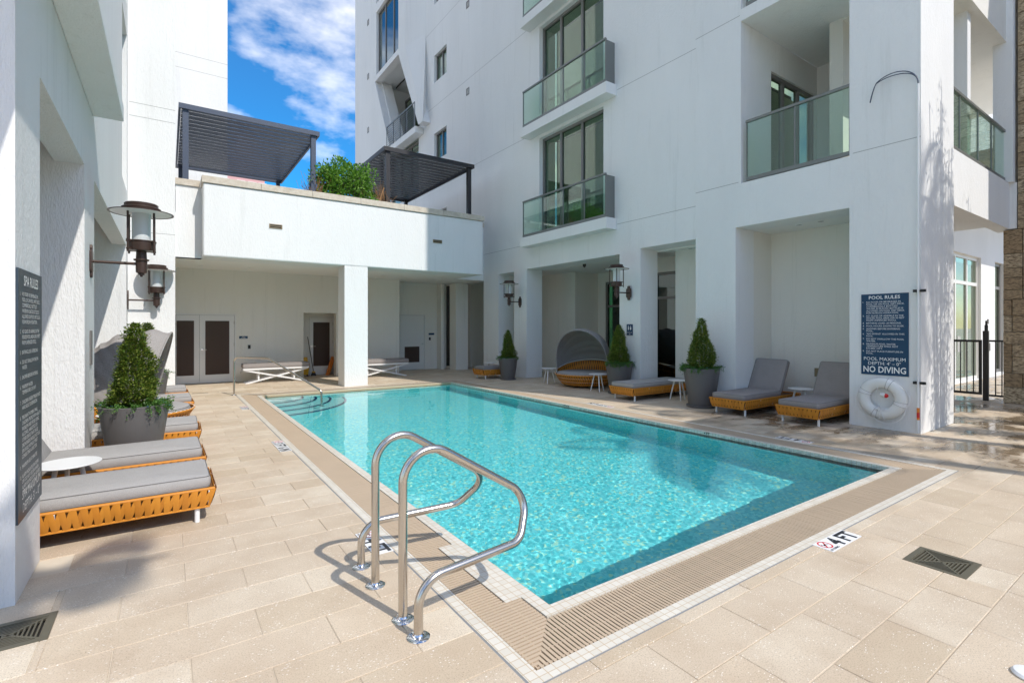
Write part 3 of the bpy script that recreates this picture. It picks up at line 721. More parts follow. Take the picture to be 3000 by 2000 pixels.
for k in range(4):
    dz = 3.36 * k
    framed_window(apt, 'x', FX + .16, 9.34, 12.05, 4.36 + dz, 7.32 + dz, (10.30, 11.2), depth=.09, fw=.075, back=.55)
    m_ = MB(); m_.box(FX - .33, FX + .029, 8.88, 12.55, 4.05 + dz, 4.33 + dz); obj_part(m_, 'balcony_slab', M_STUCCO, apt, bevel=.006)
    railing(apt, FX - .28, 8.94, 12.46, 4.345 + dz, 5.44 + dz, (9.72, 10.57, 11.5))
    m_ = MB(); m_.box(FX - .26, FX + .03, 8.945, 8.975, 4.35 + dz, 5.40 + dz); obj_part(m_, 'side_post', M_RAIL, apt)
for k in range(5): framed_window(apt, 'x', FX + .14, 18.18, 19.31, 5.30 + 3.3 * k, 6.45 + 3.3 * k, (18.75,), fw=.05, back=.4)
for k in range(3):
    z = 4.42 + (0, 3.41, 6.83)[k]
    railing(apt, FX + .06, 3.655, 5.47, z + .03, z + 1.21, (4.55,))
    m_ = MB(); m_.box(FX + .02, 10.45 if k == 0 else 12.4, 3.651, 5.549, z - .20, z + .005 if k == 0 else z + .001)
    obj_part(m_, 'balcony_floor', M_STUCCO_IN, apt)
mb = MB()
wall_holes(mb, 'y', 5.55, 5.75, FX + .65, 12.6, 4.2, 7.6, [(10.40, 12.35, 4.43, 6.95)]); mb.box(12.4, 12.6, 2.9, 5.55, 4.2, 7.6)
mb.box(FX + .65, 12.4, 3.651, 5.549, 7.60, 7.63)
obj_part(mb, 'balcony_recess_wall', M_STUCCO, apt)
mb = MB(); mb.box(10.45, 12.4, 2.9, 5.55, 4.2, 4.38); obj_part(mb, 'balcony_recess_floor', M_STUCCO_IN, apt)
framed_window(apt, 'y', 5.60, 10.40, 12.35, 4.43, 6.95, (11.0, 11.65), depth=.09, fw=.08, side=1, name='sliding_door', back=.4)
# doors and glazing behind the arcade
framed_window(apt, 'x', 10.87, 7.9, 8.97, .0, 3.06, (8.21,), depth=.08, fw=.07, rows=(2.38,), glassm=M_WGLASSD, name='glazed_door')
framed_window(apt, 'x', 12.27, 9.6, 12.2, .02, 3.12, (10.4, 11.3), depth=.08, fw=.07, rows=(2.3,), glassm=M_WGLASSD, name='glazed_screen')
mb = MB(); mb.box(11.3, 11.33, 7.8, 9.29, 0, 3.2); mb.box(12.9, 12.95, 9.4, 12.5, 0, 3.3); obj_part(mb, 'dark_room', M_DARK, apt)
# wall vents
def wall_vent(parent, axis, c, a, z, w, h, side, mat=M_PLATE, nl=4):
    m_ = MB()
    lo, hi = sorted((c, c + side * .012))
    def bx(A0, A1, Z0, Z1, l, h_):
        if axis == 'x': m_.box(l, h_, A0, A1, Z0, Z1)
        else: m_.box(A0, A1, l, h_, Z0, Z1)
    bx(a - w, a + w, z - h, z - h + .02, lo, hi); bx(a - w, a + w, z + h - .02, z + h, lo, hi); bx(a - w, a - w + .02, z - h + .02, z + h - .02, lo, hi); bx(a + w - .02, a + w, z - h + .02, z + h - .02, lo, hi)
    for i in range(nl):
        zz = z - h + .02 + (i + .5) * (2 * h - .04) / nl; bx(a - w + .02, a + w - .02, zz - .008, zz + .008, lo, hi - .002 if side > 0 else hi)
    return obj_part(m_, 'wall_vent', mat, parent)
for z in (7.1, 10.44, 13.71, 17.0): wall_vent(apt, 'x', FX + .03, 16.44, z, .11, .13, -1, M_FRAME)
for z in (12.65, 15.66, 18.69): wall_vent(apt, 'x', FX + .03, 27.75, z, .13, .15, -1, M_FRAME)
# projecting sculpted bay with slanting legs
BX = 8.95
mb = MB()
wall_holes(mb, 'x', BX, FX + .028, 21.6, 26.4, 14.40, 26, [(22.4, 25.4, 14.67, 17.9), (22.4, 25.4, 18.35, 21.6)])
mb.prism([(26.4, 14.399), (25.6, 14.399), (23.57, 10.50), (24.47, 10.55)], 'x', BX, FX + .60)
mb.prism([(22.40, 14.399), (21.6, 14.399), (19.68, 10.35), (20.14, 10.35)], 'x', BX, FX + .60)
mb.add([(BX, 21.6, 26), (FX + .03, 20.14, 26), (FX + .03, 20.14, 14.4), (BX, 21.6, 14.4)], [(0, 1, 2, 3)])
mb.add([(BX, 21.6, 14.4), (FX + .03, 20.14, 14.4), (FX + .03, 20.05, 10.45), (BX, 19.68, 10.35)], [(0, 1, 2, 3)])
mb.prism([(26.0, 14.45), (25.55, 14.45), (23.62, 10.72), (26.0, 10.72)], 'x', FX + .031, FX + .55)
mb.prism([(20.45, 14.45), (22.3, 14.45), (20.47, 10.72), (20.45, 10.72)], 'x', FX + .031, FX + .55)
obj_part(mb, 'sculpted_bay', M_STUCCO, apt)
mb = MB(); mb.box(BX - .05, FX + .029, 20.35, 24.1, 10.08, 10.36); obj_part(mb, 'bay_balcony_slab', M_STUCCO, apt, bevel=.006)
mb = MB(); mb.box(FX + .65, 11.4, 26.0, 26.2, 10.5, 14.6); mb.box(FX + .65, 11.4, 20.2, 20.44, 10.5, 14.6); mb.box(11.2, 11.4, 20.44, 26, 10.5, 14.6); mb.box(FX + .6, 11.2, 20.44, 26, 14.451, 14.6); mb.box(FX + .03, 11.2, 20.46, 25.99, 10.6, 10.72)
obj_part(mb, 'bay_recess_wall', M_STUCCO, apt)
framed_window(apt, 'x', 10.6, 21.5, 25.6, 10.73, 13.8, (23.0, 24.4), fw=.1, depth=.1, glassm=M_WGLASS, back=.5, name='sliding_door')
framed_window(apt, 'x', BX + .12, 22.4, 25.4, 14.67, 17.9, (23.3, 24.4), fw=.07, glassm=M_TGLASS, back=.8)
framed_window(apt, 'x', BX + .12, 22.4, 25.4, 18.35, 21.6, (23.3, 24.4), fw=.07, glassm=M_TGLASS, back=.8)
framed_window(apt, 'x', FX + .14, 20.9, 24.4, 7.6, 10.06, (22.0, 23.2), fw=.08, back=.4)
framed_window(apt, 'x', FX + .14, 25.3, 26.0, 7.9, 10.7, (25.65,), fw=.05, back=.4)
m_ = MB(); bz = 10.37
for yy in (20.5, 21.35, 22.2, 23.05, 23.9): m_.box(BX - .02, BX + .02, yy - .02, yy + .02, bz, bz + 1.05)
m_.box(BX - .025, BX + .025, 20.48, 23.92, bz + 1.05, bz + 1.10)
for i in range(9): m_.box(BX - .008, BX + .008, 20.5, 23.9, bz + .10 + i * .105, bz + .116 + i * .105)
obj_part(m_, 'bar_railing', M_RAIL, apt)
# balcony round the corner, facing the street
mb = MB(); mb.box(10.801, 14.60, 2.74, 2.99, 3.66, 4.62); mb.box(10.801, 14.6, 2.99, 4.6, 3.75, 4.5); obj_part(mb, 'corner_balcony_slab', M_STUCCO, apt)
mb = MB(); mb.box(14.601, 15.0, 2.63, 3.0, 3.66, 4.62); mb.box(14.45, 15.0, 2.66, 2.97, 4.621, 14); obj_part(mb, 'corner_pier', M_STUCCO, apt)
mb = MB(); mb.box(10.801, 19, 4.36, 4.6, 4.51, 8.7); mb.box(10.801, 19.0, 2.76, 4.359, 7.55, 8.7); obj_part(mb, 'corner_recess_wall', M_STUCCO_IN, apt)
railing(apt, 2.80, 10.85, 14.5, 4.65, 5.72, (11.5, 12.6, 13.5), axis='y')
# ground-floor wall with glazed doors seen past the corner pier
mb = MB(); wall_holes(mb, 'y', 4.5, 4.7, 15.5, 24, 0, 3.9 + 1.5, [(16.3, 20.6, .02, 3.72), (22.15, 23.2, .1, 3.72)]); mb.box(10.801, 15.5, 4.61, 4.8, 0, 3.74); mb.box(12, 24, 4.35, 4.49, 5.4, 26); mb.box(15.2, 24, 2.9, 4.35, 5.4, 5.6)
obj_part(mb, 'street_side_wall', M_STUCCO, apt)
framed_window(apt, 'y', 4.58, 16.3, 20.6, .02, 3.72, (17.2, 18.47, 19.55), fw=.1, rows=(2.9,), side=1, name='glazed_entrance', frame=M_DOOR)
framed_window(apt, 'y', 4.58, 22.15, 23.2, .1, 3.72, (), fw=.1, rows=(2.9,), side=1)
mb = MB(); mb.box(18.38, 18.42, 4.50, 4.53, .9, 1.35); mb.box(18.53, 18.57, 4.50, 4.53, .9, 1.35); obj_part(mb, 'pull_handle', M_WHITE, apt)
mb = MB(); mb.box(16, 24, 5.4, 5.42, 0, 3.8); obj_part(mb, 'lobby_curtain', M_CURT, apt)
mb = MB(); mb.box(21.35, 21.45, 4.46, 4.499, .85, 1.1); mb.box(21.25, 21.33, 4.47, 4.499, 1.7, 1.85); obj_part(mb, 'wall_socket_box', M_FRAME, apt)
mb = MB(); mb.box(10.6, 10.619, 4.62, 4.79, .62, .79); obj_part(mb, 'access_plate', M_PLATE, apt)

# --- rear podium with fascia, column and recessed rooms
pod = tag(empty('podium_building', (4.5, 14, 0)), 'low white podium building across the far end of the pool', 'building')
mb = MB(); mb.box(.69, 8.25, 13.6, 14.15, 3.25, 4.95); obj_part(mb, 'fascia', M_STUCCO, pod, bevel=.03)
mb = MB(); mb.box(.17, .689, 14.16, 14.4, 3.25, 4.95); mb.box(8.0, FX + .029, 15.3, 15.5, 3.45, 5.15); mb.box(8.0, 8.2, 14.151, 15.299, 3.25, 4.9); mb.box(.0, 8.0, 14.151, 14.4, 3.25, 4.3); obj_part(mb, 'set_back_fascia', M_STUCCO, pod)
mb = MB()
xs_ = [.66, 1.9, 3.1, 4.35, 5.6, 6.85, 8.29]
for b_ in [(xs_[i] + .003, xs_[i + 1] - .003, 13.565, 14.19, 4.951, 5.11) for i in range(6)] + [(.16, .655, 14.12, 14.44, 4.951, 5.10), (8.0, FX + .027, 15.27, 15.53, 5.151, 5.31)]:
    mb = MB(); mb.box(*b_); obj_part(mb, 'coping_stone', MCOP, pod, bevel=.006)
mb = MB(); mb.box(3.92, 4.55, 13.602, 14.2, 0, 3.249); obj_part(mb, 'column', M_STUCCO, pod)
mb = MB(); mb.box(-.72, 3.9, 14.401, 17.7, 3.25, 3.35); mb.box(3.9, 8.1, 14.401, 17.7, 3.251, 3.35); mb.box(8.1, FX + .02, 15.29, 17.7, 3.252, 3.45); mb.box(.69, 8.25, 14.151, 14.40, 3.26, 3.3); obj_part(mb, 'soffit', M_CEIL, pod)
mb = MB(); wall_holes(mb, 'y', 16.7, 17.0, .16, 6.71, 0, 3.25, [(.18, 1.67, -.01, 1.985), (3.54, 4.55, -.01, 2.05)])
mb.box(3.3, 3.54, 17.0, 17.6, 0, 3.24); mb.box(4.76, 5.0, 17.0, 17.6, 0, 3.24); mb.box(3.54, 4.76, 16.95, 17.6, 2.05, 2.2)
mb.box(6.5, 6.71, 17.0, 17.75, 0, 3.24); wall_holes(mb, 'y', 17.6, 17.75, 6.71, 9.0, 0, 3.25, [(7.08, 8.10, -.01, 2.08)])
mb.box(8.60, 8.72, 17.25, 17.6, 0, 3.24); mb.box(8.89, 9.41, 16.6, 17.1, 0, 3.24)
wall_holes(mb, 'y', 17.52, 17.6, 3.54, 4.76, 0, 2.05, [(3.90, 4.70, -.01, 1.96)])
obj_part(mb, 'recess_wall', M_STUCCO_IN, pod)
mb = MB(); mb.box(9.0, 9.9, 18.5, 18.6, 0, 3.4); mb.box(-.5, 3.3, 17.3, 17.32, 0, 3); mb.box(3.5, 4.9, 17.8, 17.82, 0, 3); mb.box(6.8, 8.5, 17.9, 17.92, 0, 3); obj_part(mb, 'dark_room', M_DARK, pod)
mb = MB(); mb.box(0.16, 8.1, 14.41, 24, 4.05, 4.15); mb.box(8.1, FX, 15.51, 24, 4.05, 4.15); obj_part(mb, 'roof_deck', M_CEIL, pod)
for (x, y) in ((.75, 15.9), (1.9, 15.6), (2.9, 15.7), (5.6, 15.3), (6.6, 15.8), (7.6, 15.3), (8.0, 16.2)): downlight(x, y, 3.25, pod, .06)
def door_leaf(x0, x1, y, z1, panel, handle_x, parent, name='door'):
    m_ = MB(); m_.box(x0 + .003, x1 - .003, y, y + .045, .01, z1); d = obj_part(m_, name, M_DOOR, parent)
    a, b, c, e = panel
    m_ = MB(); m_.box(a, b, y - .008, y - .001, c, e); P(m_, 'louvre_frame', M_LOUV, d)
    m_ = MB(); n = int((e - c) / .028)
    for i in range(n):
        z = c + .012 + i * (e - c - .02) / n; m_.add([(a + .02, y - .009, z), (b - .02, y - .009, z), (b - .02, y - .018, z + .012), (a + .02, y - .018, z + .012)], [(0, 1, 2, 3)])
    P(m_, 'louvre_blades', M_LOUV, d)
    if handle_x:
        s = 1 if handle_x < (x0 + x1) / 2 else -1
        m_ = MB(); m_.tube([(handle_x, y, .96), (handle_x, y - .05, .96), (handle_x + s * .11, y - .055, .96)], .009, 8); m_.lathe([(.028, 0), (.028, .006)], 16, (handle_x, y - .004, .96)); m_.prism([(handle_x + .028 * math.cos(k * .7854), .96 + .028 * math.sin(k * .7854)) for k in range(8)], 'y', y - .009, y); P(m_, 'lever_handle', M_CHROME, d)
    m_ = MB()
    for z in (.35, 1.05, z1 - .25):
        hx = x1 - .012 if handle_x and handle_x < (x0 + x1) / 2 else x0
        m_.box(hx, hx + .012, y - .006, y - .001, z, z + .10)
    P(m_, 'hinge', M_STEEL, d)
    return d
door_leaf(.20, .76, 16.72, 1.94, (.22, .63, .24, 1.78), None, pod); door_leaf(.76, 1.63, 16.72, 1.94, (.90, 1.50, .24, 1.78), .82, pod)
mb = MB(); mb.box(.18, 1.67, 16.69, 16.76, 1.945, 1.984); mb.box(1.632, 1.67, 16.69, 16.76, 0, 1.944); mb.box(3.90, 4.70, 17.50, 17.56, 1.925, 1.959); mb.box(3.90, 3.935, 17.50, 17.56, 0, 1.924); mb.box(4.665, 4.70, 17.50, 17.56, 0, 1.924)
mb.box(7.08, 8.10, 17.58, 17.64, 2.045, 2.079); mb.box(7.08, 7.115, 17.58, 17.64, 0, 2.044); mb.box(8.065, 8.10, 17.58, 17.64, 0, 2.044)
obj_part(mb, 'door_frame', M_DOOR, pod)
door_leaf(3.935, 4.665, 17.53, 1.92, (4.02, 4.55, .30, 1.76), 3.98, pod); door_leaf(7.115, 8.065, 17.61, 2.04, (7.28, 7.87, .28, .87), 8.0, pod)
for b_ in ((1.98, 2.05, 16.685, 16.699, .96, 1.07), (8.26, 8.33, 17.585, 17.599, 1.10, 1.21)):
    mb = MB(); mb.box(*b_); obj_part(mb, 'card_reader', M_BLACK, pod)
def small_sign(x0, x1, y, z0, z1, lines, label, axis='y'):
    t = empty('door_sign', ((x0 + x1) / 2, y, (z0 + z1) / 2)); tag(t, label, 'sign')
    m_ = MB(); m_.box(x0, x1, y - .008, y, z0, z1); P(m_, 'sign_face', M_NAVY, t)
    if lines:
        h = (z1 - z0) / (len(lines) * 2.1)
        o = lettering([(s, (x0 + x1) / 2, z1 - (i + 1) * (z1 - z0) / (len(lines) + .35) , h, (x1 - x0) * .85, .02, 'c') for i, s in enumerate(lines)], lambda x, z: (x, y - .0095, z), M_SIGNW, t)
        o.location = -Vector(t.location)
small_sign(1.75, 1.975, 16.699, 1.26, 1.335, ['POOL', 'EQUIPMENT'], 'small navy sign beside the louvred double doors')
small_sign(8.25, 8.48, 17.599, 1.30, 1.375, [], 'small navy door plate right of the single white door')
small_sign(3.55, 3.68, 17.519, 1.28, 1.36, [], 'small navy plate inside the broom niche')
wall_vent(pod, 'y', 13.598, 2.23, 4.10, .15, .055, -1, M_PLATE, 1); wall_vent(pod, 'y', 13.598, 6.66, 4.155, .15, .05, -1, M_PLATE, 1)
for b_ in ((2.10, 2.36, 13.592, 13.599, 4.06, 4.14), (6.53, 6.79, 13.592, 13.599, 4.12, 4.19)):
    mb = MB(); mb.box(*b_); obj_part(mb, 'vent_opening', M_DARK, pod)

# --- left building
LX = -.72
lef = tag(empty('left_wing_building', (-3, 9, 0)), 'white stucco building on the left with open bays and a tall end tower', 'building')
mb = MB()
wall_holes(mb, 'x', LX - .24, LX, 4.0, 14.1, 0, 26, [(4.68, 6.95, -.01, 3.32), (7.80, 13.55, -.01, 3.36), (12.35, 13.75, 4.55, 7.95), (12.35, 13.75, 8.6, 12.0)])
obj_part(mb, 'pool_side_wall', M_STUCCO_ROUGH, lef)
mb = MB(); mb.box(-12, LX - .2405, 4.0, 4.68, 0, 26); mb.box(-2.7, LX - .2405, 6.95, 7.80, 0, 3.9); mb.box(-2.7, LX - .2405, 13.55, 14.1, 0, 3.9); mb.box(-2.9, -2.701, 4.68, 14.1, 0, 3.9)
obj_part(mb, 'bay_wall', M_STUCCO, lef)
mb = MB(); mb.box(-2.7, LX - .241, 4.681, 13.549, 3.9, 4.0); obj_part(mb, 'bay_ceiling', M_CEIL, lef)
mb = MB(); mb.box(-4, .16, 14.1, 14.6, 0, 26); mb.box(-1, .16, 14.6, 16.7, 0, 26); obj_part(mb, 'end_tower', M_STUCCO, lef)
mb = MB(); mb.box(LX + .001, -.43, -3, 7.66, 4.08, 4.26); obj_part(mb, 'ledge', M_STUCCO, lef, bevel=.008)
for z in (6.35, 6.65, 3.75): joint(lef, 'y', 14.1, -.7, .16, z)
framed_window(lef, 'x', LX - .10, 12.35, 13.75, 4.55, 7.95, (13.05,), fw=.08, side=-1, back=.5); framed_window(lef, 'x', LX - .10, 12.35, 13.75, 8.6, 12.0, (13.05,), fw=.08, side=-1, back=.5)
mb = MB(); mb.box(LX, LX + .012, 7.36, 7.52, 1.17, 1.56); obj_part(mb, 'louvre_plate', M_FRAME, lef)

# --- far buildings
t = tag(empty('background_tower', (-1, 22, 0)), 'plain white tower rising behind the left pergola', 'building')
mb = MB(); mb.box(-4, 1.79, 20.6, 24, 0, 30); P(mb, 'tower_wall', M_STUCCO, t)
for z in (10.5, 11.0, 13.6): joint(t, 'y', 20.6, -2, 1.79, z)
t = tag(empty('pink_house', (5, 47, 0)), 'distant pink house top glimpsed under the left pergola', 'building')
mb = MB(); mb.box(2.5, 6.55, 45, 52, 0, 13.6); P(mb, 'wall', plain('pink_render', (.62, .36, .36), .9), t)
mb = MB(); mb.box(2.4, 6.65, 44.9, 52.1, 13.601, 13.8); P(mb, 'parapet', M_WHITE, t)
for x in (3.4, 4.55, 5.35, 6.1):
    mb = MB(); mb.box(x, x + .6, 44.95, 44.999, 12.4, 13.25); w_ = P(mb, 'window', M_WHITE, t); mb = MB(); mb.box(x + .06, x + .54, 44.94, 44.949, 12.46, 13.19); P(mb, 'pane', M_FRAME, w_)

# --- stone-clad wall at the right edge
stw = tag(empty('stone_wall', (15.2, 0, 0)), 'travertine block wall at the right edge of the view', 'wall')
mb = MB(); mb.box(14.64, 15.4, -3, 2.84, 0, 3.64); mb.box(14.64, 15.4, -3, 2.62, 3.64, 14); P(mb, 'core', M_GROUT, stw)
random.seed(11); zc = 0.0; row = 0; bulk = MB()
while zc < 13.8:
    h = random.choice((.20, .26, .30, .34)); y = 2.84 if zc + h < 3.64 else 2.62
    if y > 2.7 and zc + h > 3.4: h = 3.64 - zc
    ymin = -3
    first = random.choice((.14, .3, .42))
    while y > ymin:
        w = first if first else random.choice((.28, .4, .52, .64)); first = 0
        pr = random.uniform(0, .022); y1 = max(ymin, y - w)
        m_ = bulk if y < 1.4 else MB()
        b = .004
        m_.add([(14.639, y - b, zc + b), (14.639, y1 + b, zc + b), (14.639, y1 + b, zc + h - b), (14.639, y - b, zc + h - b),
                (14.60 - pr, y - 2 * b, zc + 2 * b), (14.60 - pr, y1 + 2 * b, zc + 2 * b), (14.60 - pr, y1 + 2 * b, zc + h - 2 * b), (14.60 - pr, y - 2 * b, zc + h - 2 * b)],
               [(4, 7, 6, 5), (0, 4, 5, 1), (1, 5, 6, 2), (2, 6, 7, 3), (3, 7, 4, 0)])
        if m_ is not bulk: P(m_, 'stone', M_STONE, stw)
        y = y1
    zc += h; row += 1
tag(P(bulk, 'distant_stones', M_STONE, stw), kind='stuff')
# gate and fence between the pier and the stone wall
t = tag(empty('metal_gate', (14.72, 3.5, 0)), 'black metal bar gate between the corner pier and the stone wall', 'gate')
mb = MB(); mb.box(14.70, 14.74, 3.20, 4.45, 1.27, 1.32); mb.box(14.70, 14.74, 3.20, 4.45, .12, .17); mb.box(14.70, 14.74, 3.20, 3.25, .17, 1.27); mb.box(14.70, 14.74, 2.85, 3.08, 1.28, 1.32); mb.box(14.70, 14.74, 2.85, 3.08, .10, .14); P(mb, 'gate_frame', M_BLACK, t)
mb = MB(); mb.box(14.68, 14.76, 3.09, 3.18, 0, 1.52); P(mb, 'gate_post', M_BLACK, t)
mb = MB(); mb.lathe([(.03, 0), (.03, .12), (.018, .13), (.018, .22)], 10, (14.72, 3.13, 1.52)); P(mb, 'magnetic_latch', M_BLACK, t)
for yy in (2.88, 2.98, 3.34, 3.45, 3.56, 3.67, 3.78, 3.89, 4.0, 4.11, 4.22, 4.33):
    mb = MB(); mb.box(14.711, 14.729, yy - .009, yy + .009, .14, 1.28); P(mb, 'bar', M_BLACK, t)

# ------------------------------------------------------------------ pergolas on the roof terrace
def pergola(x0, x1, mat, label, tilt, x0b=None, x1b=None):
    t = empty('pergola', ((x0 + x1) / 2, 17, 4.15)); tag(t, label, 'pergola', 'louvred pergolas on the roof terrace')
    y0, y1, zt, zb = 14.42, 20.0, 6.99, 6.87
    m_ = MB()
    m_.box(x0, x1, y0, y0 + .05, zb, zt); m_.box(x0, x1, y1 - .05, y1, zb, zt); m_.box(x0, x0 + .05, y0 + .05, y1 - .05, zb, zt); m_.box(x1 - .05, x1, y0 + .05, y1 - .05, zb, zt)
    P(m_, 'beam_frame', mat, t)
    for px in (x0 + .08, x1 - .21):
        for py in (y0 + .06, y1 - .19):
            m_ = MB(); m_.box(px, px + .125, py, py + .125, 4.15, zb + .05); P(m_, 'post', mat, t)
    pitch = .285; y = y0 + .20
    base = None
    while y < y1 - .2:
        if base is None:
            m_ = MB(); m_.obox((0, 0, 0), ((x1 - x0) / 2 - .06, .132, .009), Matrix.Rotation(tilt, 3, 'X')); base = m_.mesh('louvre', mat)
        o = bpy.data.objects.new('louvre', base); C.objects.link(o); o.parent = t; o.location = (0, y - 17, 6.945 - 4.15); y += pitch
    return t
pergola(.23, 3.48, M_CHAR, 'slate grey louvred pergola on the left of the roof terrace', R(3))
pergola(5.32, 8.42, M_CHAR2, 'black louvred pergola on the terrace beside the apartment building', R(3.5))

# ------------------------------------------------------------------ furniture
def rounded_slab(mb, x0, x1, y0, y1, z0, z1, r=.045, rz=.03, crown=.012, n=5, taper=0):
    """soft cushion: rounded plan corners, rounded edges, slight crown"""
    def ring(inset, z):
        p = []
        for (cx, cy, a0_) in ((x1 - r, y1 - r, 0), (x0 + r, y1 - r, 90), (x0 + r, y0 + r, 180), (x1 - r, y0 + r, 270)):
            for k in range(n + 1):
                a = R(a0_ + 90 * k / n); rr = max(.002, r - inset); p.append((cx + rr * math.cos(a), cy + rr * math.sin(a), z))
        return p
    rings = [ring(rz, z0), ring(rz * .3, z0 + rz * .3), ring(0, z0 + rz), ring(0, z1 - rz), ring(rz * .3, z1 - rz * .3), ring(rz, z1)]
    m = len(rings[0]); vs = [p for q in rings for p in q]; fs = []
    for i in range(len(rings) - 1):
        for k in range(m): fs.append((i * m + k, i * m + (k + 1) % m, (i + 1) * m + (k + 1) % m, (i + 1) * m + k))
    fs.append(tuple(range(m - 1, -1, -1)))
    c0 = len(vs); last = (len(rings) - 1) * m; cx, cy = (x0 + x1) / 2, (y0 + y1) / 2
    vs += [(cx + (p[0] - cx) * .55, cy + (p[1] - cy) * .55, z1 + crown) for p in rings[-1]]; vs.append((cx, cy, z1 + crown * 1.2))
    for k in range(m): fs.append((last + k, last + (k + 1) % m, c0 + (k + 1) % m, c0 + k)); fs.append((c0 + k, c0 + (k + 1) % m, c0 + m))
    mb.add(vs, fs); return rings
def piping(mb, ring_, r=.004): mb.tube(ring_, r, 6, closed=True)
def straps_along(p0, p1, q0, q1, n, out, w=.76, half=False, bulge=.008):
    """zigzag of leather straps from the top line p0-p1 to the bottom line q0-q1; returns list of MB"""
    p0, p1, q0, q1, out = map(Vector, (p0, p1, q0, q1, out)); res = []
    for i in range(n):
        for s in (0, 1):
            t0 = (i + .02) / n; tb = (i + (.62 if s == 0 else -.42)) / n; wt_ = w / n
            if tb < -.02: tb = 0
            m_ = MB(); vs = []
            K = 4
            for k in range(K + 1):
                f = k / K; t = t0 + (tb - t0) * f; a = p0.lerp(p1, min(1, max(0, t))); b = q0.lerp(q1, min(1, max(0, t)))
                a2 = p0.lerp(p1, min(1.01, t + wt_ * .85)); b2 = q0.lerp(q1, min(1.01, t + wt_ * .85))
                A = a.lerp(b, f); B = a2.lerp(b2, f); bl = out * (bulge * math.sin(math.pi * min(1, f * 1.0)) + (.004 if s else .0012))
                vs += [A + bl, (A + B) / 2 + bl + out * .0035, B + bl]
            fs = []
            for k in range(K):
                for j in range(2): a_ = k * 3 + j; fs.append((a_, a_ + 1, a_ + 4, a_ + 3))
            m_.add(vs, fs); res.append(m_)
    return res
def make_lounger(flat=False, L=2.0, singles=False, W=.36, cushm=M_CUSH):
    t = empty('sun_lounger'); t['category'] = 'sun lounger'
    zt, zb, ins = .275, .125, .045
    T = [(0, -W), (0, W), (L, W), (L, -W)]; B = [(ins, -W + ins), (ins, W - ins), (L - ins, W - ins), (L - ins, -W + ins)]
    mb = MB()      # solid bed body, its dark colour gives the shade between the straps
    k = .010
    mb.add([(x + (k if x < 1 else -k), y - (k if y > 0 else -k), zt - .004) for x, y in T] + [(x + (k if x < 1 else -k), y - (k if y > 0 else -k), zb + .004) for x, y in B], [(0, 1, 2, 3), (7, 6, 5, 4), (0, 4, 5, 1), (1, 5, 6, 2), (2, 6, 7, 3), (3, 7, 4, 0)])
    mb.build('bed_body', M_STRAPIN, t)
    mb = MB()
    for (fx, fy) in ((ins, .24), (ins, -.20), (L * .5, 0)):
        pass
    for i in range(5):
        x = .05 + i * (L - .1) / 4
        for sy in (1, -1): mb.tube([(x, sy * (W - .004), zt - .01), (x, sy * (W - ins + .002), zb + .006)], .007, 6)
    for y in (-.2, .2): mb.tube([(.004, y, zt - .01), (ins, y, zb + .006)], .007, 6)
    mb.tube([(.09, W - ins - .04, zb), (L - .09, W - ins - .04, zb), (L - .09, -W + ins + .04, zb), (.09, -W + ins + .04, zb)], .010, 8, closed=True)
    mb.build('frame', M_WHITE, t, smooth=True)
    n1 = int(2 * W / .062); n2 = int(L / .062); bulk = MB()
    for (i0, i1, out, n, vis) in ((0, 1, (-1, 0, .1), n1, 1), (1, 2, (0, 1, .1), n2, 0), (2, 3, (1, 0, .1), n1, 0), (3, 0, (0, -1, .1), n2, 1)):
        for s in straps_along((*T[i0], zt), (*T[i1], zt), (*B[i0], zb), (*B[i1], zb), n, out):
            if singles and vis: s.build('strap', M_STRAP, t, smooth=True)
            else: bulk.add(s.v, s.f)
    # rolled top rim
    bulk.tube([(.012, -W + .012, zt), (.012, W - .012, zt), (L - .012, W - .012, zt), (L - .012, -W + .012, zt)], .013, 8, closed=True)
    bulk.tube([(ins, -W + ins, zb), (ins, W - ins, zb), (L - ins, W - ins, zb), (L - ins, -W + ins, zb)], .010, 6, closed=True)
    tag(bulk.build('woven_straps', M_STRAP, t, smooth=True), kind='stuff')
    for x in (.13, L - .16):
        for sy in (1, -1):
            mb = MB(); mb.lathe([(.019, 0), (.019, .128)], 12, (x, sy * (W - .075), 0)); mb.build('leg', M_WHITE, t, smooth=True)
    xs = L * .665 if not flat else L - .03
    mb = MB(); rg = rounded_slab(mb, .035, xs - .006, -W + .03, W - .03, zt + .002, zt + .105); s = mb.build('seat_cushion', cushm, t, smooth=True)
    mb = MB(); piping(mb, rg[4]); piping(mb, rg[1]); mb.build('piping', M_PIPING, s, smooth=True)
    if not flat:
        a = R(62); o = empty('backrest'); o.parent = t; o.location = (xs, 0, zt + .03); o.rotation_euler = (0, -a, 0)
        mb = MB(); rg = rounded_slab(mb, .0, .70, -W + .03, W - .03, 0, .10, crown=.02); c = mb.build('back_cushion', cushm, o, smooth=True)
        mb = MB(); piping(mb, rg[4]); piping(mb, rg[1]); o2 = mb.build('back_piping', M_PIPING, o, smooth=True)
        mb = MB(); mb.box(0.02, .66, -W + .05, W - .05, -.030, -.004); mb.build('back_panel', M_STRAP, o, bevel=.008)
    return t
def make_side_table():
    t = empty('side_table'); t['category'] = 'side table'
    mb = MB(); mb.lathe([(.0001, .418), (.19, .418), (.225, .424), (.228, .430), (.225, .434), (.0001, .434)], 36); mb.build('table_top', M_WHITE, t, smooth=True)
    for k in range(3):
        a = R(100 + 120 * k); mb = MB(); mb.tube([(.09 * math.cos(a), .09 * math.sin(a), .418), (.19 * math.cos(a), .19 * math.sin(a), .0)], .016, 10, rfun=lambda f: .019 - .007 * f); mb.build('leg', M_WHITE, t, smooth=True)
    return t
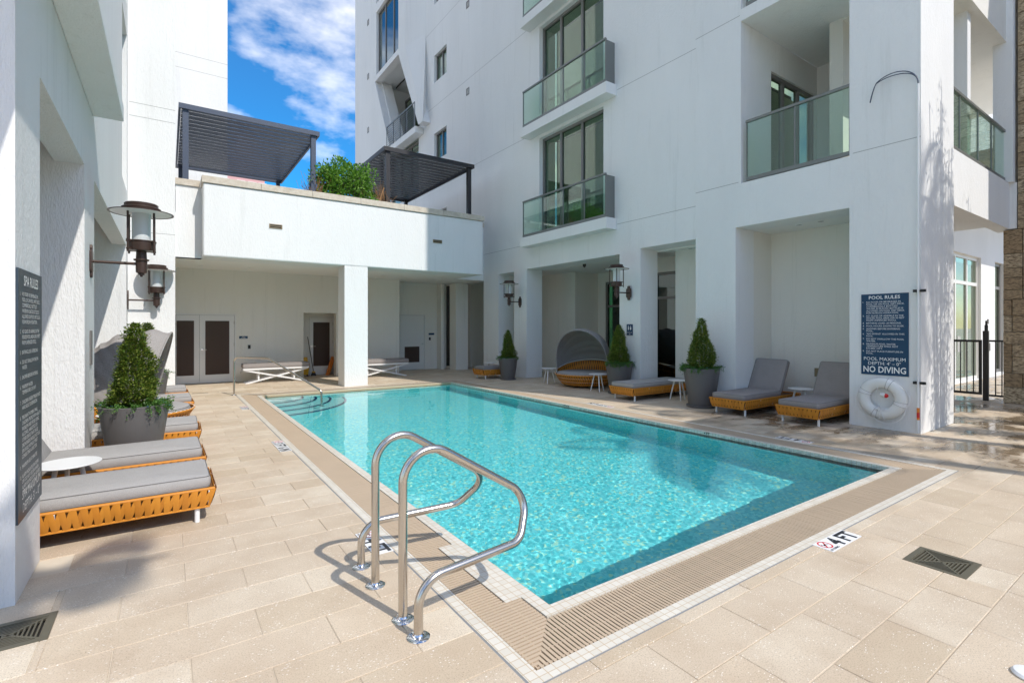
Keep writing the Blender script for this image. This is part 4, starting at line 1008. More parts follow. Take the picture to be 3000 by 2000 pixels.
def leaf_quads(mb, p, d, up, ln, w):
    """a small folded leaf: 4 triangles"""
    d = d.normalized(); s = d.cross(up); s = s.normalized() if s.length > 1e-4 else Vector((1, 0, 0)); n = s.cross(d)
    m = p + d * ln * .5; mb.add([p, m + s * w / 2 + n * w * .18, p + d * ln, m - s * w / 2 + n * w * .18, m - n * w * .05], [(0, 1, 4), (1, 2, 4), (2, 3, 4), (3, 0, 4)])
def rv(): return Vector((random.gauss(0, 1), random.gauss(0, 1), random.gauss(0, 1))).normalized()
def make_planter(seed, lush=1.0, skirt=130):
    random.seed(seed)
    t = empty('planter'); t['category'] = 'planter'
    mb = MB(); mb.lathe([(.0001, .0), (.235, .0), (.245, .03), (.350, .755), (.352, .775), (.345, .780), (.318, .780), (.312, .70), (.0001, .70)], 48); p = mb.build('pot', M_POT, t, smooth=True)
    mb = MB(); mb.lathe([(.0001, .001), (.275, .0), (.290, .02), (.290, .045), (.278, .05), (.25, .045)], 40); mb.build('saucer', M_POT, p, smooth=True)
    mb = MB(); mb.lathe([(.315, .70), (.18, .725), (.0001, .735)], 24); mb.build('soil', M_SOIL, p)
    tr = MB(); tr.tube([(0, 0, .7), (.01, 0, 1.1), (0, .01, 1.6)], .016, 8, rfun=lambda f: .018 - .012 * f)
    for k in range(26):
        a = random.uniform(0, 6.28); z = .86 + .026 * k; r = .22 * (1 - (z - .8) / 1.0); tr.tube([(0, 0, z - .06), (r * math.cos(a), r * math.sin(a), z + .03)], .004, 5)
    tr.build('trunk', M_BARK, t)
    mb = MB()
    lob = [random.uniform(0, 6.28) for _ in range(4)]
    def rad(z, a):
        f = max(0, (z - .80) / .98); f0 = (1 - f) ** .80
        b = .250 * f0 * min(1, .78 + f * 2.2)
        return b * (1 + .11 * noise.noise((math.cos(a) * 2.5 + seed * 3, math.sin(a) * 2.5, z * 7)) * 3 + .13 * math.sin(3 * a + lob[0] + z * 6) + .09 * math.sin(2 * a + lob[1] - z * 9) + .06 * math.sin(5 * a + z * 14 + lob[2])) + .008
    N = int(13000 * lush)
    for i in range(N):
        z = .80 + .98 * (1 - math.sqrt(random.random())) ** .92 if random.random() < .8 else random.uniform(.8, 1.76)
        a = random.uniform(0, 6.28); rr = rad(z, a)
        cl = noise.noise((math.cos(a) * 2.2 * 1.4 + seed, math.sin(a) * 3, z * 6.5))
        q = rr * (1 - abs(random.gauss(0, .17))) + max(-.03, cl * .05) + (random.random() ** 8) * .05
        q += .05 if random.random() < .015 else 0
        pp = Vector((q * math.cos(a), q * math.sin(a), z)); out = Vector((math.cos(a), math.sin(a), .55))
        d = (out + rv() * .9).normalized(); leaf_quads(mb, pp, d, rv() * .5 + Vector((0, 0, 1)), random.uniform(.026, .044), random.uniform(.014, .021))
    tag(mb.build('foliage', M_LEAF, t), kind='stuff')
    mb = MB(); fl = MB(); stem = MB()
    for s in range(skirt):
        a = random.uniform(0, 6.28) if random.random() < .45 else random.gauss(5.9, .6); r0 = random.uniform(.10, .28); L_len = random.uniform(.08, .20) if random.random() < .93 else random.uniform(.22, .34)
        p = Vector((r0 * math.cos(a), r0 * math.sin(a), .74)); d = Vector((math.cos(a), math.sin(a), 1.1)).normalized(); prev = p.copy()
        droop = random.uniform(.5, 2.0)
        for k in range(12):
            f = k / 12; d = (d + Vector((0, 0, -droop * .085 * (1 + f))) + rv() * .10).normalized(); p = p + d * L_len / 12
            if k % 3 == 0: stem.tube([prev, p], .0018, 4, cap=False); prev = p.copy()
            for _ in range(4):
                leaf_quads(mb, p + rv() * .018, (rv() + Vector((0, 0, .3)) + d * .3), Vector((0, 0, 1)) + rv() * .5, random.uniform(.020, .034), random.uniform(.011, .017))
            if random.random() < .030:
                c = p + d * .01 + Vector((0, 0, .01))
                for j in range(5):
                    b = j * 1.2566; u = Vector((math.cos(b), math.sin(b), .3)); leaf_quads(fl, c, u, Vector((0, 0, 1)), .017, .014)
    f_ = tag(mb.build('trailing_foliage', M_LEAF2, t), kind='stuff')
    if fl.v: tag(fl.build('blue_flowers', M_BLUE, f_), kind='stuff')
    stem.build('stems', M_LEAF2, f_)
    return t
def make_daybed():
    t = empty('round_daybed'); t['category'] = 'daybed'
    n = 96; r0, r1, zb = .60, .83, .05
    def rim(a):       # opening faces -x; the shell rises at the back (+x)
        f = (math.cos(a) + 1) / 2; return .34 + .44 * max(0, (f - .30) / .70) ** 1.4
    def pt(a, f):     # f from bottom 0 to rim 1
        zt = rim(a); rr = r0 + (r1 - r0) * min(1, f * zt / .36) ** .8 + .02 * max(0, f * zt - .36); return Vector((rr * math.cos(a), rr * math.sin(a), zb + (zt - zb) * f))
    mb = MB(); vs = []; fs = []; K = 6
    for i in range(n):
        for k in range(K + 1): p = pt(2 * math.pi * i / n, k / K); vs.append((p.x * .975, p.y * .975, p.z))
    for i in range(n):
        j = (i + 1) % n
        for k in range(K): fs.append((i * (K + 1) + k, j * (K + 1) + k, j * (K + 1) + k + 1, i * (K + 1) + k + 1))
    mb.add(vs, fs); mb.build('shell_lining', M_STRAPIN, t, smooth=True)
    mb = MB()
    N = 74
    for i in range(N):
        a = 2 * math.pi * i / N
        for s in (1, -1):
            m_ = []
            for k in range(9):
                f = k / 8; aa = a + s * f * .16; p = pt(aa, f); p2 = pt(aa + .040, f); o = Vector((math.cos(aa), math.sin(aa), 0)) * (.006 if s > 0 else .001)
                m_ += [p + o, (p + p2) / 2 + o * 1.8, p2 + o]
            mb.add(m_, [(k * 3 + j, k * 3 + j + 1, k * 3 + j + 4, k * 3 + j + 3) for k in range(8) for j in range(2)])
            # the inside face of the raised back
            if math.cos(a) > -.1:
                mb.add([(v.x * .955, v.y * .955, v.z) for v in m_[9:]], [(k * 3 + j + 3, k * 3 + j + 4, k * 3 + j + 1, k * 3 + j) for k in range(5) for j in range(2)])
    mb.tube([pt(2 * math.pi * i / n, 1.0) for i in range(n)], .013, 8, closed=True)
    tag(mb.build('woven_straps', M_STRAP, t, smooth=True), kind='stuff')
    mb = MB()
    for f in (.35, .7): mb.tube([pt(2 * math.pi * i / n, f) * 1.004 for i in range(n)], .004, 5, closed=True)
    for i in range(60):
        p = pt(2 * math.pi * i / 60 + .02, 1.0); mb.obox(p + Vector((0, 0, .012)), (.006, .010, .005), Matrix.Rotation(2 * math.pi * i / 60, 3, 'Z'))
    tag(mb.build('white_wire_frame', M_WHITE, t), kind='stuff')
    mb = MB(); prof = [(.0001, .27), (.73, .27), (.765, .30), (.770, .34), (.755, .375), (.70, .392), (.40, .400), (.0001, .402)]; mb.lathe(prof, 56); c = mb.build('seat_cushion', M_CUSH, t, smooth=True)
    mb = MB(); mb.tube([(.757 * math.cos(k * .1122), .757 * math.sin(k * .1122), .373) for k in range(56)], .004, 6, closed=True); mb.build('piping', M_PIPING, c)
    # pram hood
    py, pz, px = .74, .46, -.22
    def hood(f, th):      # f 0 front .. 1 back, th 0..pi across
        ang = R(106 - 95 * f); rad = 1.10 - .08 * f
        sag = .022 * math.sin(3 * math.pi * ((f * 4) % 1)) * math.sin(th)
        rr = (rad * math.sin(th) ** .82) - sag if 0 < th < math.pi else 0
        y = py * math.cos(th) * (1 + .06 * math.sin(th)); d = Vector((math.cos(ang), 0, math.sin(ang)))
        return Vector((px, y, pz)) + d * rr + Vector((0, 0, -.10 * (1 - math.sin(th)) ** 3 * (1 - f)))
    mb = MB(); nf, nt_ = 32, 40; vs = [hood(i / nf, math.pi * j / nt_) for i in range(nf + 1) for j in range(nt_ + 1)]
    fs = [(i * (nt_ + 1) + j, i * (nt_ + 1) + j + 1, (i + 1) * (nt_ + 1) + j + 1, (i + 1) * (nt_ + 1) + j) for i in range(nf) for j in range(nt_)]
    mb.add(vs, fs); h = mb.build('canopy', M_CANOPY, t, smooth=True)
    md = h.modifiers.new('thickness', 'SOLIDIFY'); md.thickness = .006
    mb = MB(); mb.tube([hood(0, math.pi * j / 40) for j in range(41)], .012, 8); mb.build('canopy_hoop', M_CANOPY, h, smooth=True)
    mb = MB()
    for f in (.98,): mb.tube([hood(f, math.pi * j / 40) * .985 + Vector((0, 0, .005)) for j in range(1, 40)], .010, 8)
    for sy in (1, -1): mb.tube([(px, sy * py, pz + .02), (px + .03, sy * .80, .30)], .014, 8)
    mb.build('canopy_frame', M_WHITE, t, smooth=True)
    return t
def make_bench():
    t = empty('bench'); t['category'] = 'bench'
    L, W = 1.75, .46
    mb = MB()
    for y in (-W / 2, W / 2 - .02): mb.box(0, L, y, y + .02, .385, .43)
    mb.box(0, .05, -W / 2 + .02, W / 2 - .02, .385, .43); mb.box(L - .05, L, -W / 2 + .02, W / 2 - .02, .385, .43); mb.build('seat_frame', M_WHITE, t)
    for sy in (-1, 1):
        for s in (0, 1):
            mb = MB(); x0, x1 = (.02, L - .06) if s == 0 else (L - .02, .06); yy = sy * (W / 2 - .03 - .03 * s)
            d = Vector((x1 - x0, 0, -.385)); ln = d.length; a = math.atan2(-d.z, d.x)
            mb.obox(((x0 + x1) / 2, yy, .1925), (ln / 2, .012, .021), Matrix.Rotation(a, 3, 'Y')); mb.build('leg', M_WHITE, t)
        for x in (.40, L - .40):
            mb = MB(); mb.box(x - .02, x + .02, sy * (W / 2 - .09) - .012, sy * (W / 2 - .09) + .012, .085, .384); mb.build('upright', M_WHITE, t)
    mb = MB(); rg = rounded_slab(mb, -.01, L + .01, -W / 2, W / 2, .432, .56, r=.03, rz=.03); c = mb.build('bench_cushion', M_CUSH2, t, smooth=True)
    mb = MB(); piping(mb, rg[4]); mb.build('piping', M_PIPING, c)
    mb = MB(); mb.tube([(-.02, -.2, .46), (-.05, -.22, .38), (-.06, -.21, .31)], .006, 6); mb.tube([(-.02, -.2, .46), (-.03, -.24, .36)], .006, 6); mb.build('tie_ribbon', M_PIPING, c)
    return t
def make_lantern():
    """wall bracket at the origin, arm along +x"""
    t = empty('wall_lantern'); t['category'] = 'wall lantern'; ax = .47
    prof = [(0, .19), (.035, .185), (.05, .15), (.045, .13), (.085, .11), (.09, .05), (.09, -.05), (.085, -.11), (.045, -.13), (.05, -.15), (.035, -.185), (0, -.19)]
    poly = [(y, z) for y, z in prof] + [(-y, z) for y, z in prof[-2:0:-1]]
    mb = MB(); mb.prism(poly, 'x', 0, .022); mb.build('wall_plate', M_BRONZE, t, bevel=.005)
    mb = MB(); mb.lathe([(.012, 0), (.016, .01)], 8); mb.tube([(.02, 0, 0), (ax, 0, 0)], .017, 12); mb.build('arm', M_BRONZE, t, smooth=True)
    mb = MB(); mb.lathe([(.0001, -.155), (.014, -.15), (.014, -.135), (.03, -.13), (.03, -.115), (.055, -.10), (.058, .035), (.075, .04), (.078, .055), (.055, .06), (.05, .15)], 24, (ax, 0, 0)); mb.build('arm_socket', M_BRONZE, t, smooth=True)
    mb = MB(); mb.lathe([(.05, .15), (.135, .155), (.140, .165), (.140, .255), (.148, .260), (.148, .272), (.09, .275)], 28, (ax, 0, 0)); mb.build('lamp_base', M_BRONZE, t, smooth=True)
    mb = MB(); mb.lathe([(.092, .272), (.094, .60), (.0001, .61)], 28, (ax, 0, 0)); mb.build('glass_cylinder', M_FROST, t, smooth=True)
    for k in range(4):
        a = R(45 + 90 * k); c, s = math.cos(a), math.sin(a); mb = MB(); mb.tube([(ax + .175 * c, .175 * s, .13), (ax + .175 * c, .175 * s, .615)], .011, 8)
        for z in (.165, .262): mb.obox((ax + .155 * c, .155 * s, z), (.03, .014, .011), Matrix.Rotation(a, 3, 'Z'))
        mb.build('cage_rod', M_BRONZE, t, smooth=True)
    mb = MB(); mb.lathe([(.02, .598), (.31, .605), (.322, .600), (.322, .608), (.17, .640), (.02, .645)], 44, (ax, 0, 0)); mb.build('brim', M_BRONZE, t, smooth=True)
    mb = MB(); mb.lathe([(.300, .6035), (.15, .5972), (.095, .5970)], 44, (ax, 0, 0)); mb.build('brim_lining', M_WHITE, t, smooth=True)
    mb = MB(); mb.lathe([(.19, .638), (.195, .66), (.185, .668), (.165, .672), (.168, .705), (.155, .715), (.0001, .718)], 36, (ax, 0, 0)); mb.build('cap', M_BRONZE, t, smooth=True)
    return t

G_L = 'woven sun loungers beside the pool'
near = make_lounger(singles=True, cushm=M_CUSH)
near.location = (.335, 5.145, 0); near.rotation_euler = (0, 0, math.pi); tag(near, 'nearest woven sun lounger on the left, by the column with the spa sign', 'sun lounger', G_L)
lg = make_lounger(cushm=M_CUSH); u = False
for (x, y, rz, lab) in ((.33, 6.33, math.pi + .012, 'second sun lounger on the left, in front of the big conifer planter'),
                        (.37, 7.90, math.pi - .02, 'third sun lounger on the left, just behind the big conifer planter'),
                        (.39, 10.85, math.pi + .025, 'left sun lounger just beyond the hooded daybed'),
                        (.36, 12.45, math.pi, 'farthest sun lounger on the left, by the end tower')):
    place(lg, u, (x, y, 0), rz, lab, G_L); u = True
lg2 = make_lounger(cushm=M_CUSH2); u = False
for (x, y, lab) in ((8.44, 5.33, 'right bay sun lounger next to the grey planter, back raised'), (8.54, 4.14, 'right bay sun lounger nearest the pool rules pier, back raised')):
    place(lg2, u, (x, y, 0), 0, lab, G_L); u = True
fl_ = make_lounger(flat=True); place(fl_, False, (8.20, 7.70, 0), 0, 'flat woven sunbed between the two larger planters on the right', G_L)
ot = make_lounger(flat=True, L=.95, W=.33, cushm=M_CUSH2); tag(ot, 'short woven footstool seat beside the farthest planter'); ot['category'] = 'ottoman'; ot.name = 'woven_ottoman'; ot.location = (7.95, 13.42, 0)
tb = make_side_table(); u = False; G_T = 'white three-legged side tables'
for (x, y, rz, lab) in ((-.70, 5.72, 0, 'white side table between the two nearest left loungers'), (9.96, 4.74, .4, 'white side table between the two loungers in the right bay'),
                        (9.30, 7.02, .2, 'white side table behind the nearest right planter'), (8.88, 9.10, .3, 'white side table in front of the right daybed'),
                        (8.95, 11.15, 0, 'white side table at the far side of the right daybed'), (8.75, 13.95, 0, 'white side table behind the woven footstool'), (-.55, 8.55, .5, 'white side table between third left lounger and daybed')):
    place(tb, u, (x, y, 0), rz, lab, G_T); u = True
G_P = 'tapered grey planters with clipped conifers'
pl = make_planter(1); place(pl, False, (-.30, 7.10, 0), 0, 'large grey planter on the left with a sunlit conical shrub', G_P, .93)
pl2 = make_planter(5, .9, 260); place(pl2, False, (8.86, 6.14, 0), 2.2, 'nearest right-hand planter, beside the raised loungers', G_P, 1.0)
place(pl2, True, (9.02, 8.52, 0), 4.2, 'planter between the right daybed and the flat sunbed', G_P, .93)
place(pl2, True, (8.60, 12.70, 0), 1.0, 'farthest right planter, beside the woven footstool', G_P, .85)
place(pl, True, (-.30, 11.75, 0), 2.0, 'second left planter, half hidden behind the hooded daybed', G_P, .95)
db = make_daybed(); place(db, False, (9.40, 10.12, 0), R(25), 'round woven daybed with grey hood under the right arcade', 'hooded round daybeds')
place(db, True, (-.46, 9.45, 0), math.pi - R(5), 'round woven daybed with grey hood on the left deck', 'hooded round daybeds')
bn = make_bench(); place(bn, False, (1.76, 16.05, 0), 0, 'white cross-legged bench with grey cushion by the double doors', 'cross-legged benches')
place(bn, True, (4.85, 15.85, 0), 0, 'white cross-legged bench with grey cushion right of the column', 'cross-legged benches')
ln = make_lantern(); G_W = 'bronze wall lanterns'
place(ln, False, (LX, 7.42, 2.35), 0, 'nearest bronze lantern on the left building', G_W, 1.0)
place(ln, True, (LX, 13.9, 2.20), 0, 'farther bronze lantern on the left building', G_W, 1.12)
place(ln, True, (FX, 8.44, 2.43), math.pi, 'bronze lantern on the right between the two arcade openings', G_W, .92)
place(ln, True, (FX + .03, 13.05, 2.40), math.pi, 'farthest right bronze lantern, above the small planter', G_W, .92)

# ------------------------------------------------------------------ signs
def wall_sign(name, x, ya, yb, z0, z1, face, side, lines, label, cat='sign'):
    """sign on a plane x=const; reading direction runs from ya to yb; lines (text, u0, v_top, h, maxw, bold, align) with u in 0..1, v from the top in metres"""
    t = empty(name, (x, (ya + yb) / 2, (z0 + z1) / 2)); tag(t, label, cat)
    mb = MB(); a, b = sorted((ya, yb)); xa, xb = sorted((x, x + side * .012)); mb.box(xa, xb, a, b, z0, z1); P(mb, 'sign_face', face, t)
    W = abs(yb - ya); s = 1 if yb > ya else -1
    ls = [(tx, uu * W, (z1 - z0) - vt - h, h, mw * W, bo * .5, al) for (tx, uu, vt, h, mw, bo, al) in lines]
    o = lettering(ls, lambda u_, v_: (x + side * .0135, ya + s * u_, z0 + v_), M_SIGNW, t); o.location = -Vector(t.location); return t
def rules(head, items, z_h, lh, gap, x0=.10):
    out = []; v = z_h
    for it in items:
        num, lns = it
        out.append((num, x0 - .065, v, lh, .06, .0, 'l'))
        for l in lns: out.append((l, x0 + .015, v, lh, .90 - x0, .0, 'l')); v += lh * 1.42
        v += gap
    return out, v
pr = [('1.', ['NO FOOD OR BEVERAGES IN', 'POOL OR ON POOL WET DECK.', 'COMMERCIALLY BOTTLED', 'WATER IN PLASTIC BOTTLES IS', 'ALLOWED ON POOL WET DECK', 'FOR PATRON HYDRATION.']),
      ('2.', ['NO GLASS OR ANIMALS IN THE', 'FENCED POOL AREA (OR 50 FEET', 'FROM UNFENCED POOL).']), ('3.', ['BATHING LOAD: 20 PERSONS.']), ('4.', ['POOL HOURS: DAWN TO DUSK.']),
      ('5.', ['SHOWER BEFORE ENTERING', 'POOL.']), ('6.', ['"NO DIVING" ALLOWED IN THIS', 'POOL.']), ('7.', ['DO NOT SWALLOW THE POOL', 'WATER.']), ('8.', ['MAXIMUM POOL WATER', 'TEMPERATURE SHALL NOT', 'EXCEED 104\u00b0F.']), ('9.', ['DO NOT PLACE FURNITURE IN', 'POOL.'])]
body, v = rules('', pr, .115, .0245, .0105)
lines = [('POOL RULES', .5, .030, .052, .66, .03, 'c')] + body + [('POOL MAXIMUM', .5, 1.00 - .0, .052, .90, .0, 'c'), ("DEPTH: 4' \u2013 0\"", .5, 1.072, .050, .74, .0, 'c'), ('NO DIVING', .5, 1.145, .095, .90, .035, 'c')]
wall_sign('pool_rules_sign', FX, 3.475, 2.845, .845, 2.125, M_NAVY, -1, lines, 'navy pool rules sign on the right pier above the life ring')
sr = [('1.', ['NO FOOD OR BEVERAGES IN', 'POOL OR ON POOL WET DECK.', 'COMMERCIALLY BOTTLED', 'WATER IN PLASTIC BOTTLES IS', 'ALLOWED ON POOL WET DECK', 'FOR PATRON HYDRATION.']),
      ('2.', ['NO GLASS OR ANIMALS IN THE', 'FENCED POOL AREA (OR 50 FEET', 'FROM UNFENCED POOL).']), ('3.', ['BATHING LOAD: 8 PERSONS.']), ('4.', ['DO NOT SWALLOW THE SPA', 'WATER.']), ('5.', ['SHOWER BEFORE ENTERING.']),
      ('6.', ['MAXIMUM WATER', 'TEMPERATURE  OF 104\u00b0F.']), ('7.', ['CHILDREN UNDER TWELVE MUST', 'HAVE ADULT SUPERVISION.']), ('8.', ['PREGNANT WOMEN, SMALL', 'CHILDREN, PEOPLE WITH HEALTH', 'PROBLEMS AND PEOPLE USING', 'ALCOHOL, NARCOTICS OR', 'OTHER DRUGS THAT CAUSE', 'DROWSINESS SHOULD NOT USE', 'SPA POOLS WITHOUT FIRST', 'CONSULTING A DOCTOR.']),
      ('9.', ['MAXIMUM USE 15 MINUTES']), ('10.', ['ALARM INDICATES SPA PUMPS', 'OFF. DO NOT USE SPA WHEN', 'ALARM SOUNDS UNTIL ADVISED', 'OTHERWISE.'])]
body, v = rules('', sr, .135, .0235, .024, .12)
wall_sign('spa_rules_sign', LX, 4.005, 4.665, .455, 1.945, M_NAVY2, 1, [('SPA RULES', .5, .035, .060, .62, .03, 'c')] + body + [('SPA MAXIMUM', .52, 1.315, .055, .86, .0, 'c'), ("DEPTH: 3' \u2013 0\"", .52, 1.395, .055, .80, .0, 'c')], 'tall slate spa rules sign on the left column')
t = wall_sign('restroom_sign', FX + .03, 8.535, 8.345, 1.40, 1.67, M_NAVY, -1, [('RESTROOMS', .5, .19, .020, .86, .02, 'c')], 'small navy restroom sign beside the arcade lantern')
mb = MB()
for (yy, w) in ((8.475, 0), (8.405, 1)):
    mb.prism([(yy + .010 * math.cos(k * .7854), 1.625 + .010 * math.sin(k * .7854)) for k in range(8)], 'x', FX + .0145, FX + .0165)
    mb.prism([(yy - .014, 1.605), (yy + .014, 1.605), (yy + (.022 if w else .012), 1.565), (yy + .010, 1.53), (yy - .010, 1.53), (yy - (.022 if w else .012), 1.565)], 'x', FX + .0145, FX + .0165)
mb.prism([(8.46, 1.425), (8.42, 1.435), (8.42, 1.415)], 'x', FX + .0145, FX + .0165)
P(mb, 'pictograms', M_SIGNW, t)

# ------------------------------------------------------------------ life ring and shepherd hook
t = empty('life_ring', (FX - .075, 3.165, .49)); tag(t, 'white life ring with rope hanging below the pool rules sign', 'life ring')
mb = MB(); ring = [(0, .245 * math.cos(k * math.pi / 24), .245 * math.sin(k * math.pi / 24)) for k in range(48)]
vs = []; fs = []
for k in range(48):
    a = k * math.pi / 24
    for j in range(16):
        b = j * math.pi / 8; rr = .242 + .084 * math.cos(b); vs.append((.058 * math.sin(b), rr * math.cos(a), rr * math.sin(a)))
for k in range(48):
    for j in range(16): fs.append((k * 16 + j, k * 16 + (j + 1) % 16, ((k + 1) % 48) * 16 + (j + 1) % 16, ((k + 1) % 48) * 16 + j))
mb.add(vs, fs); mb.build('ring_body', M_FOAM, t, smooth=True)
for a0_ in (20, 112, 195, 290):
    mb = MB(); vs = []; fs = []
    for i in range(4):
        a = R(a0_ - 6 + 4 * i)
        for j in range(16):
            b = j * math.pi / 8; rr = .242 + .087 * math.cos(b); vs.append((.061 * math.sin(b), rr * math.cos(a), rr * math.sin(a)))
    for i in range(3):
        for j in range(16): fs.append((i * 16 + j, i * 16 + (j + 1) % 16, (i + 1) * 16 + (j + 1) % 16, (i + 1) * 16 + j))
    mb.add(vs, fs); mb.build('strap_band', M_ROPE, t, smooth=True)
    mb = MB()
    for e in (-6.3, 6.3):
        mb.tube([(.0617 * math.sin(j * math.pi / 8), (.242 + .0877 * math.cos(j * math.pi / 8)) * math.cos(R(a0_ + e)), (.242 + .0877 * math.cos(j * math.pi / 8)) * math.sin(R(a0_ + e))) for j in range(16)], .0018, 5, closed=True)
    mb.build('band_edge', M_PIPING, t)
mb = MB(); pth = []
for k in range(97):
    a = 2 * math.pi * k / 96; s = abs(math.sin(2 * (a - R(20)))) ; sag = .035 * s if math.sin(a) < .2 else .012 * s
    pth.append((-.02, (.335 + sag) * math.cos(a), (.335 + sag) * math.sin(a) - (.03 * s if math.sin(a) < 0 else 0)))
mb.tube(pth, .0055, 6); P_top = [(-.02, .02, .30), (-.045, .03, .22), (-.04, .05, .15), (-.05, .06, .10)]; mb.tube(P_top, .0045, 6)
random.seed(4)
for k in range(7):
    a = random.uniform(.2, 2.9); l = random.uniform(.06, .11); mb.tube([(-.06, 0, -.19), (-.075, l * math.cos(a) * .8, -.19 + l * math.sin(a)), (-.06, l * math.cos(a) * 1.2, -.20 + l * math.sin(a) * .3)], .005, 5)
for dy in (-.03, .015): mb.tube([(-.064, 0, -.19), (-.068, dy, -.26), (-.045, dy * 1.6, -.33)], .005, 5)
mb.build('rope', M_ROPE, t, smooth=True)
mb = MB(); mb.lathe([(.0001, -.035), (.028, -.030), (.034, 0), (.034, .035)], 18, (0, 0, 0)); f_ = mb.build('float', M_FOAM, t, smooth=True); f_.location = (-.04, -.02, .055); f_.rotation_euler = (R(-262), 0, 0)
mb = MB(); mb.lathe([(.0345, .035), (.030, .06), (.012, .075), (.0001, .076)], 18); mb.build('float_cap', M_RED, f_, smooth=True)
mb = MB(); mb.box(-.004, .004, -.03, .03, -.012, .012); o = mb.build('printed_label', M_PIPING, t); o.location = (-.045, .115, -.235); o.rotation_euler = (R(-28), 0, 0)
t = empty('shepherd_hook', (FX - .07, 2.71, 0)); tag(t, 'tall pale reaching pole with a blue hook clamped to the right pier', 'rescue hook')
mb = MB(); mb.tube([(0, 0, .03), (0, 0, 5.22)], .016, 10); mb.build('pole', M_WHITE, t, smooth=True)
mb = MB()
for s in (0, 1):
    pts = [Vector((0, 0, 5.20))]
    for k in range(25):
        f = k / 24; a = R(0 + 158 * f); pts.append(Vector((-.012 * s, .31 - .31 * math.cos(a) + (.02 * f), 5.24 + (.27 - .045 * s * math.sin(math.pi * f)) * math.sin(a) - (.18 * max(0, f - .85) / .15 if f > .85 else 0))))
    mb.tube(pts, .0075, 8)
mb.build('hook', M_CHAR, t, smooth=True)
for z in (2.14, .77):
    mb = MB(); mb.box(-.02, .02, .02, .06, z - .02, z + .02); mb.box(-.02, .02, -.09, -.03, z - .02, z + .02); mb.box(.017, .069, -.05, .05, z - .012, z + .012); mb.build('pole_clamp', M_BLACK, t)
mb = MB(); mb.lathe([(.018, .22), (.018, .40)], 10); st_ = mb.build('warning_sticker', M_ORG, t); mb = MB(); mb.lathe([(.0185, .25), (.0185, .33)], 10); mb.build('sticker_band', M_RED, st_)

# ------------------------------------------------------------------ small things in the niche
t = empty('broom', (3.98, 17.30, 0)); tag(t, 'dark broom leaning against the niche wall', 'broom')
mb = MB(); mb.tube([(0, 0, .12), (-.16, .12, 1.28)], .012, 8); mb.build('handle', M_BLACK, t, smooth=True)
mb = MB(); mb.box(-.05, .05, -.03, .03, .10, .15); mb.build('broom_collar', M_YEL, t, bevel=.01)
mb = MB(); mb.prism([(-.05, .1), (.05, .1), (.08, 0), (-.08, 0)], 'y', -.035, .035); mb.build('bristles', M_BLACK, t)
t = empty('mop_bucket', (3.68, 17.28, 0)); tag(t, 'yellow mop bucket tucked in the niche beside the broom', 'mop bucket')
mb = MB(); mb.lathe([(.0001, .05), (.13, .05), (.17, .40), (.175, .41), (.16, .41), (.13, .10), (.0001, .10)], 20, sy=.7); mb.build('tub', M_YEL, t, smooth=True)
mb = MB(); mb.prism([(-.12, .38), (.12, .38), (.10, .62), (-.10, .62)], 'y', -.02, .10); mb.build('wringer', M_YEL, t, bevel=.012)
for sx in (-.1, .1):
    mb = MB(); mb.lathe([(.03, 0), (.03, .05)], 10, (sx, 0, 0)); mb.build('caster', M_BLACK, t)
for i, (dx, lean) in enumerate(((0, .14), (.05, .12))):
    t = empty('wet_floor_sign', (4.50 - dx, 17.36, 0)); tag(t, ('outer' if i else 'inner') + ' folded orange floor sign leaning against the niche side', 'floor sign', 'orange floor signs in the niche')
    mb = MB(); mb.prism([(-.10, 0), (-.06, 0), (.01 + lean, .62), (-.02 + lean, .62)], 'y', -.14 + .02 * i, -.11 + .02 * i); mb.build('front_panel', M_ORG, t, bevel=.005)
    mb = MB(); mb.prism([(-.05, 0), (-.02, 0), (.03 + lean, .60), (.012 + lean, .60)], 'y', -.10 + .02 * i, .10 + .02 * i); mb.build('back_panel', M_ORG, t, bevel=.005)
t = empty('security_camera', (9.95, 10.75, 3.36)); tag(t, 'small dark dome camera on the arcade ceiling', 'security camera')
mb = MB(); mb.lathe([(.05, .08), (.05, .03), (.045, .0), (.02, -.035), (.0001, -.04)], 16); mb.build('camera_dome', M_BLACK, t, smooth=True)
t = empty('parasol_stand', (3.26, .545, 0)); tag(t, 'white round base at the lower right corner of the deck', 'umbrella base')
mb = MB(); mb.lathe([(.0001, 0), (.060, 0), (.063, .007), (.054, .018), (.03, .023), (.0001, .024)], 32); mb.build('base_disc', M_WHITE, t, smooth=True)

# ------------------------------------------------------------------ terrace shrub
random.seed(21)
t = empty('terrace_shrub', (4.35, 14.75, 4.3)); tag(t, 'glossy green shrub between the two pergolas on the terrace', 'shrub')
mb = MB(); st = MB(); lumps = [(Vector((random.uniform(-.75, .75), random.uniform(-.3, .4), random.uniform(.7, 1.7))), random.uniform(.25, .42)) for _ in range(30)]
lumps += [(Vector((-.2, 0, 1.95)), .24), (Vector((.35, 0, 1.8)), .28), (Vector((-.55, 0, 1.55)), .3)]
for c, r in lumps:
    st.tube([(c.x * .2, c.y * .2, 0), tuple(c * .6), tuple(c)], .012, 6, rfun=lambda f: .016 - .011 * f)
    for _ in range(210):
        d = rv(); p = c + d * r * random.uniform(.55, 1.05); leaf_quads(mb, p, d + rv() * .8 + Vector((0, 0, .3)), rv(), random.uniform(.06, .11), random.uniform(.04, .065))
tag(mb.build('foliage', M_LEAF3, t), kind='stuff'); st.build('branches', M_BARK, t)
mb = MB()
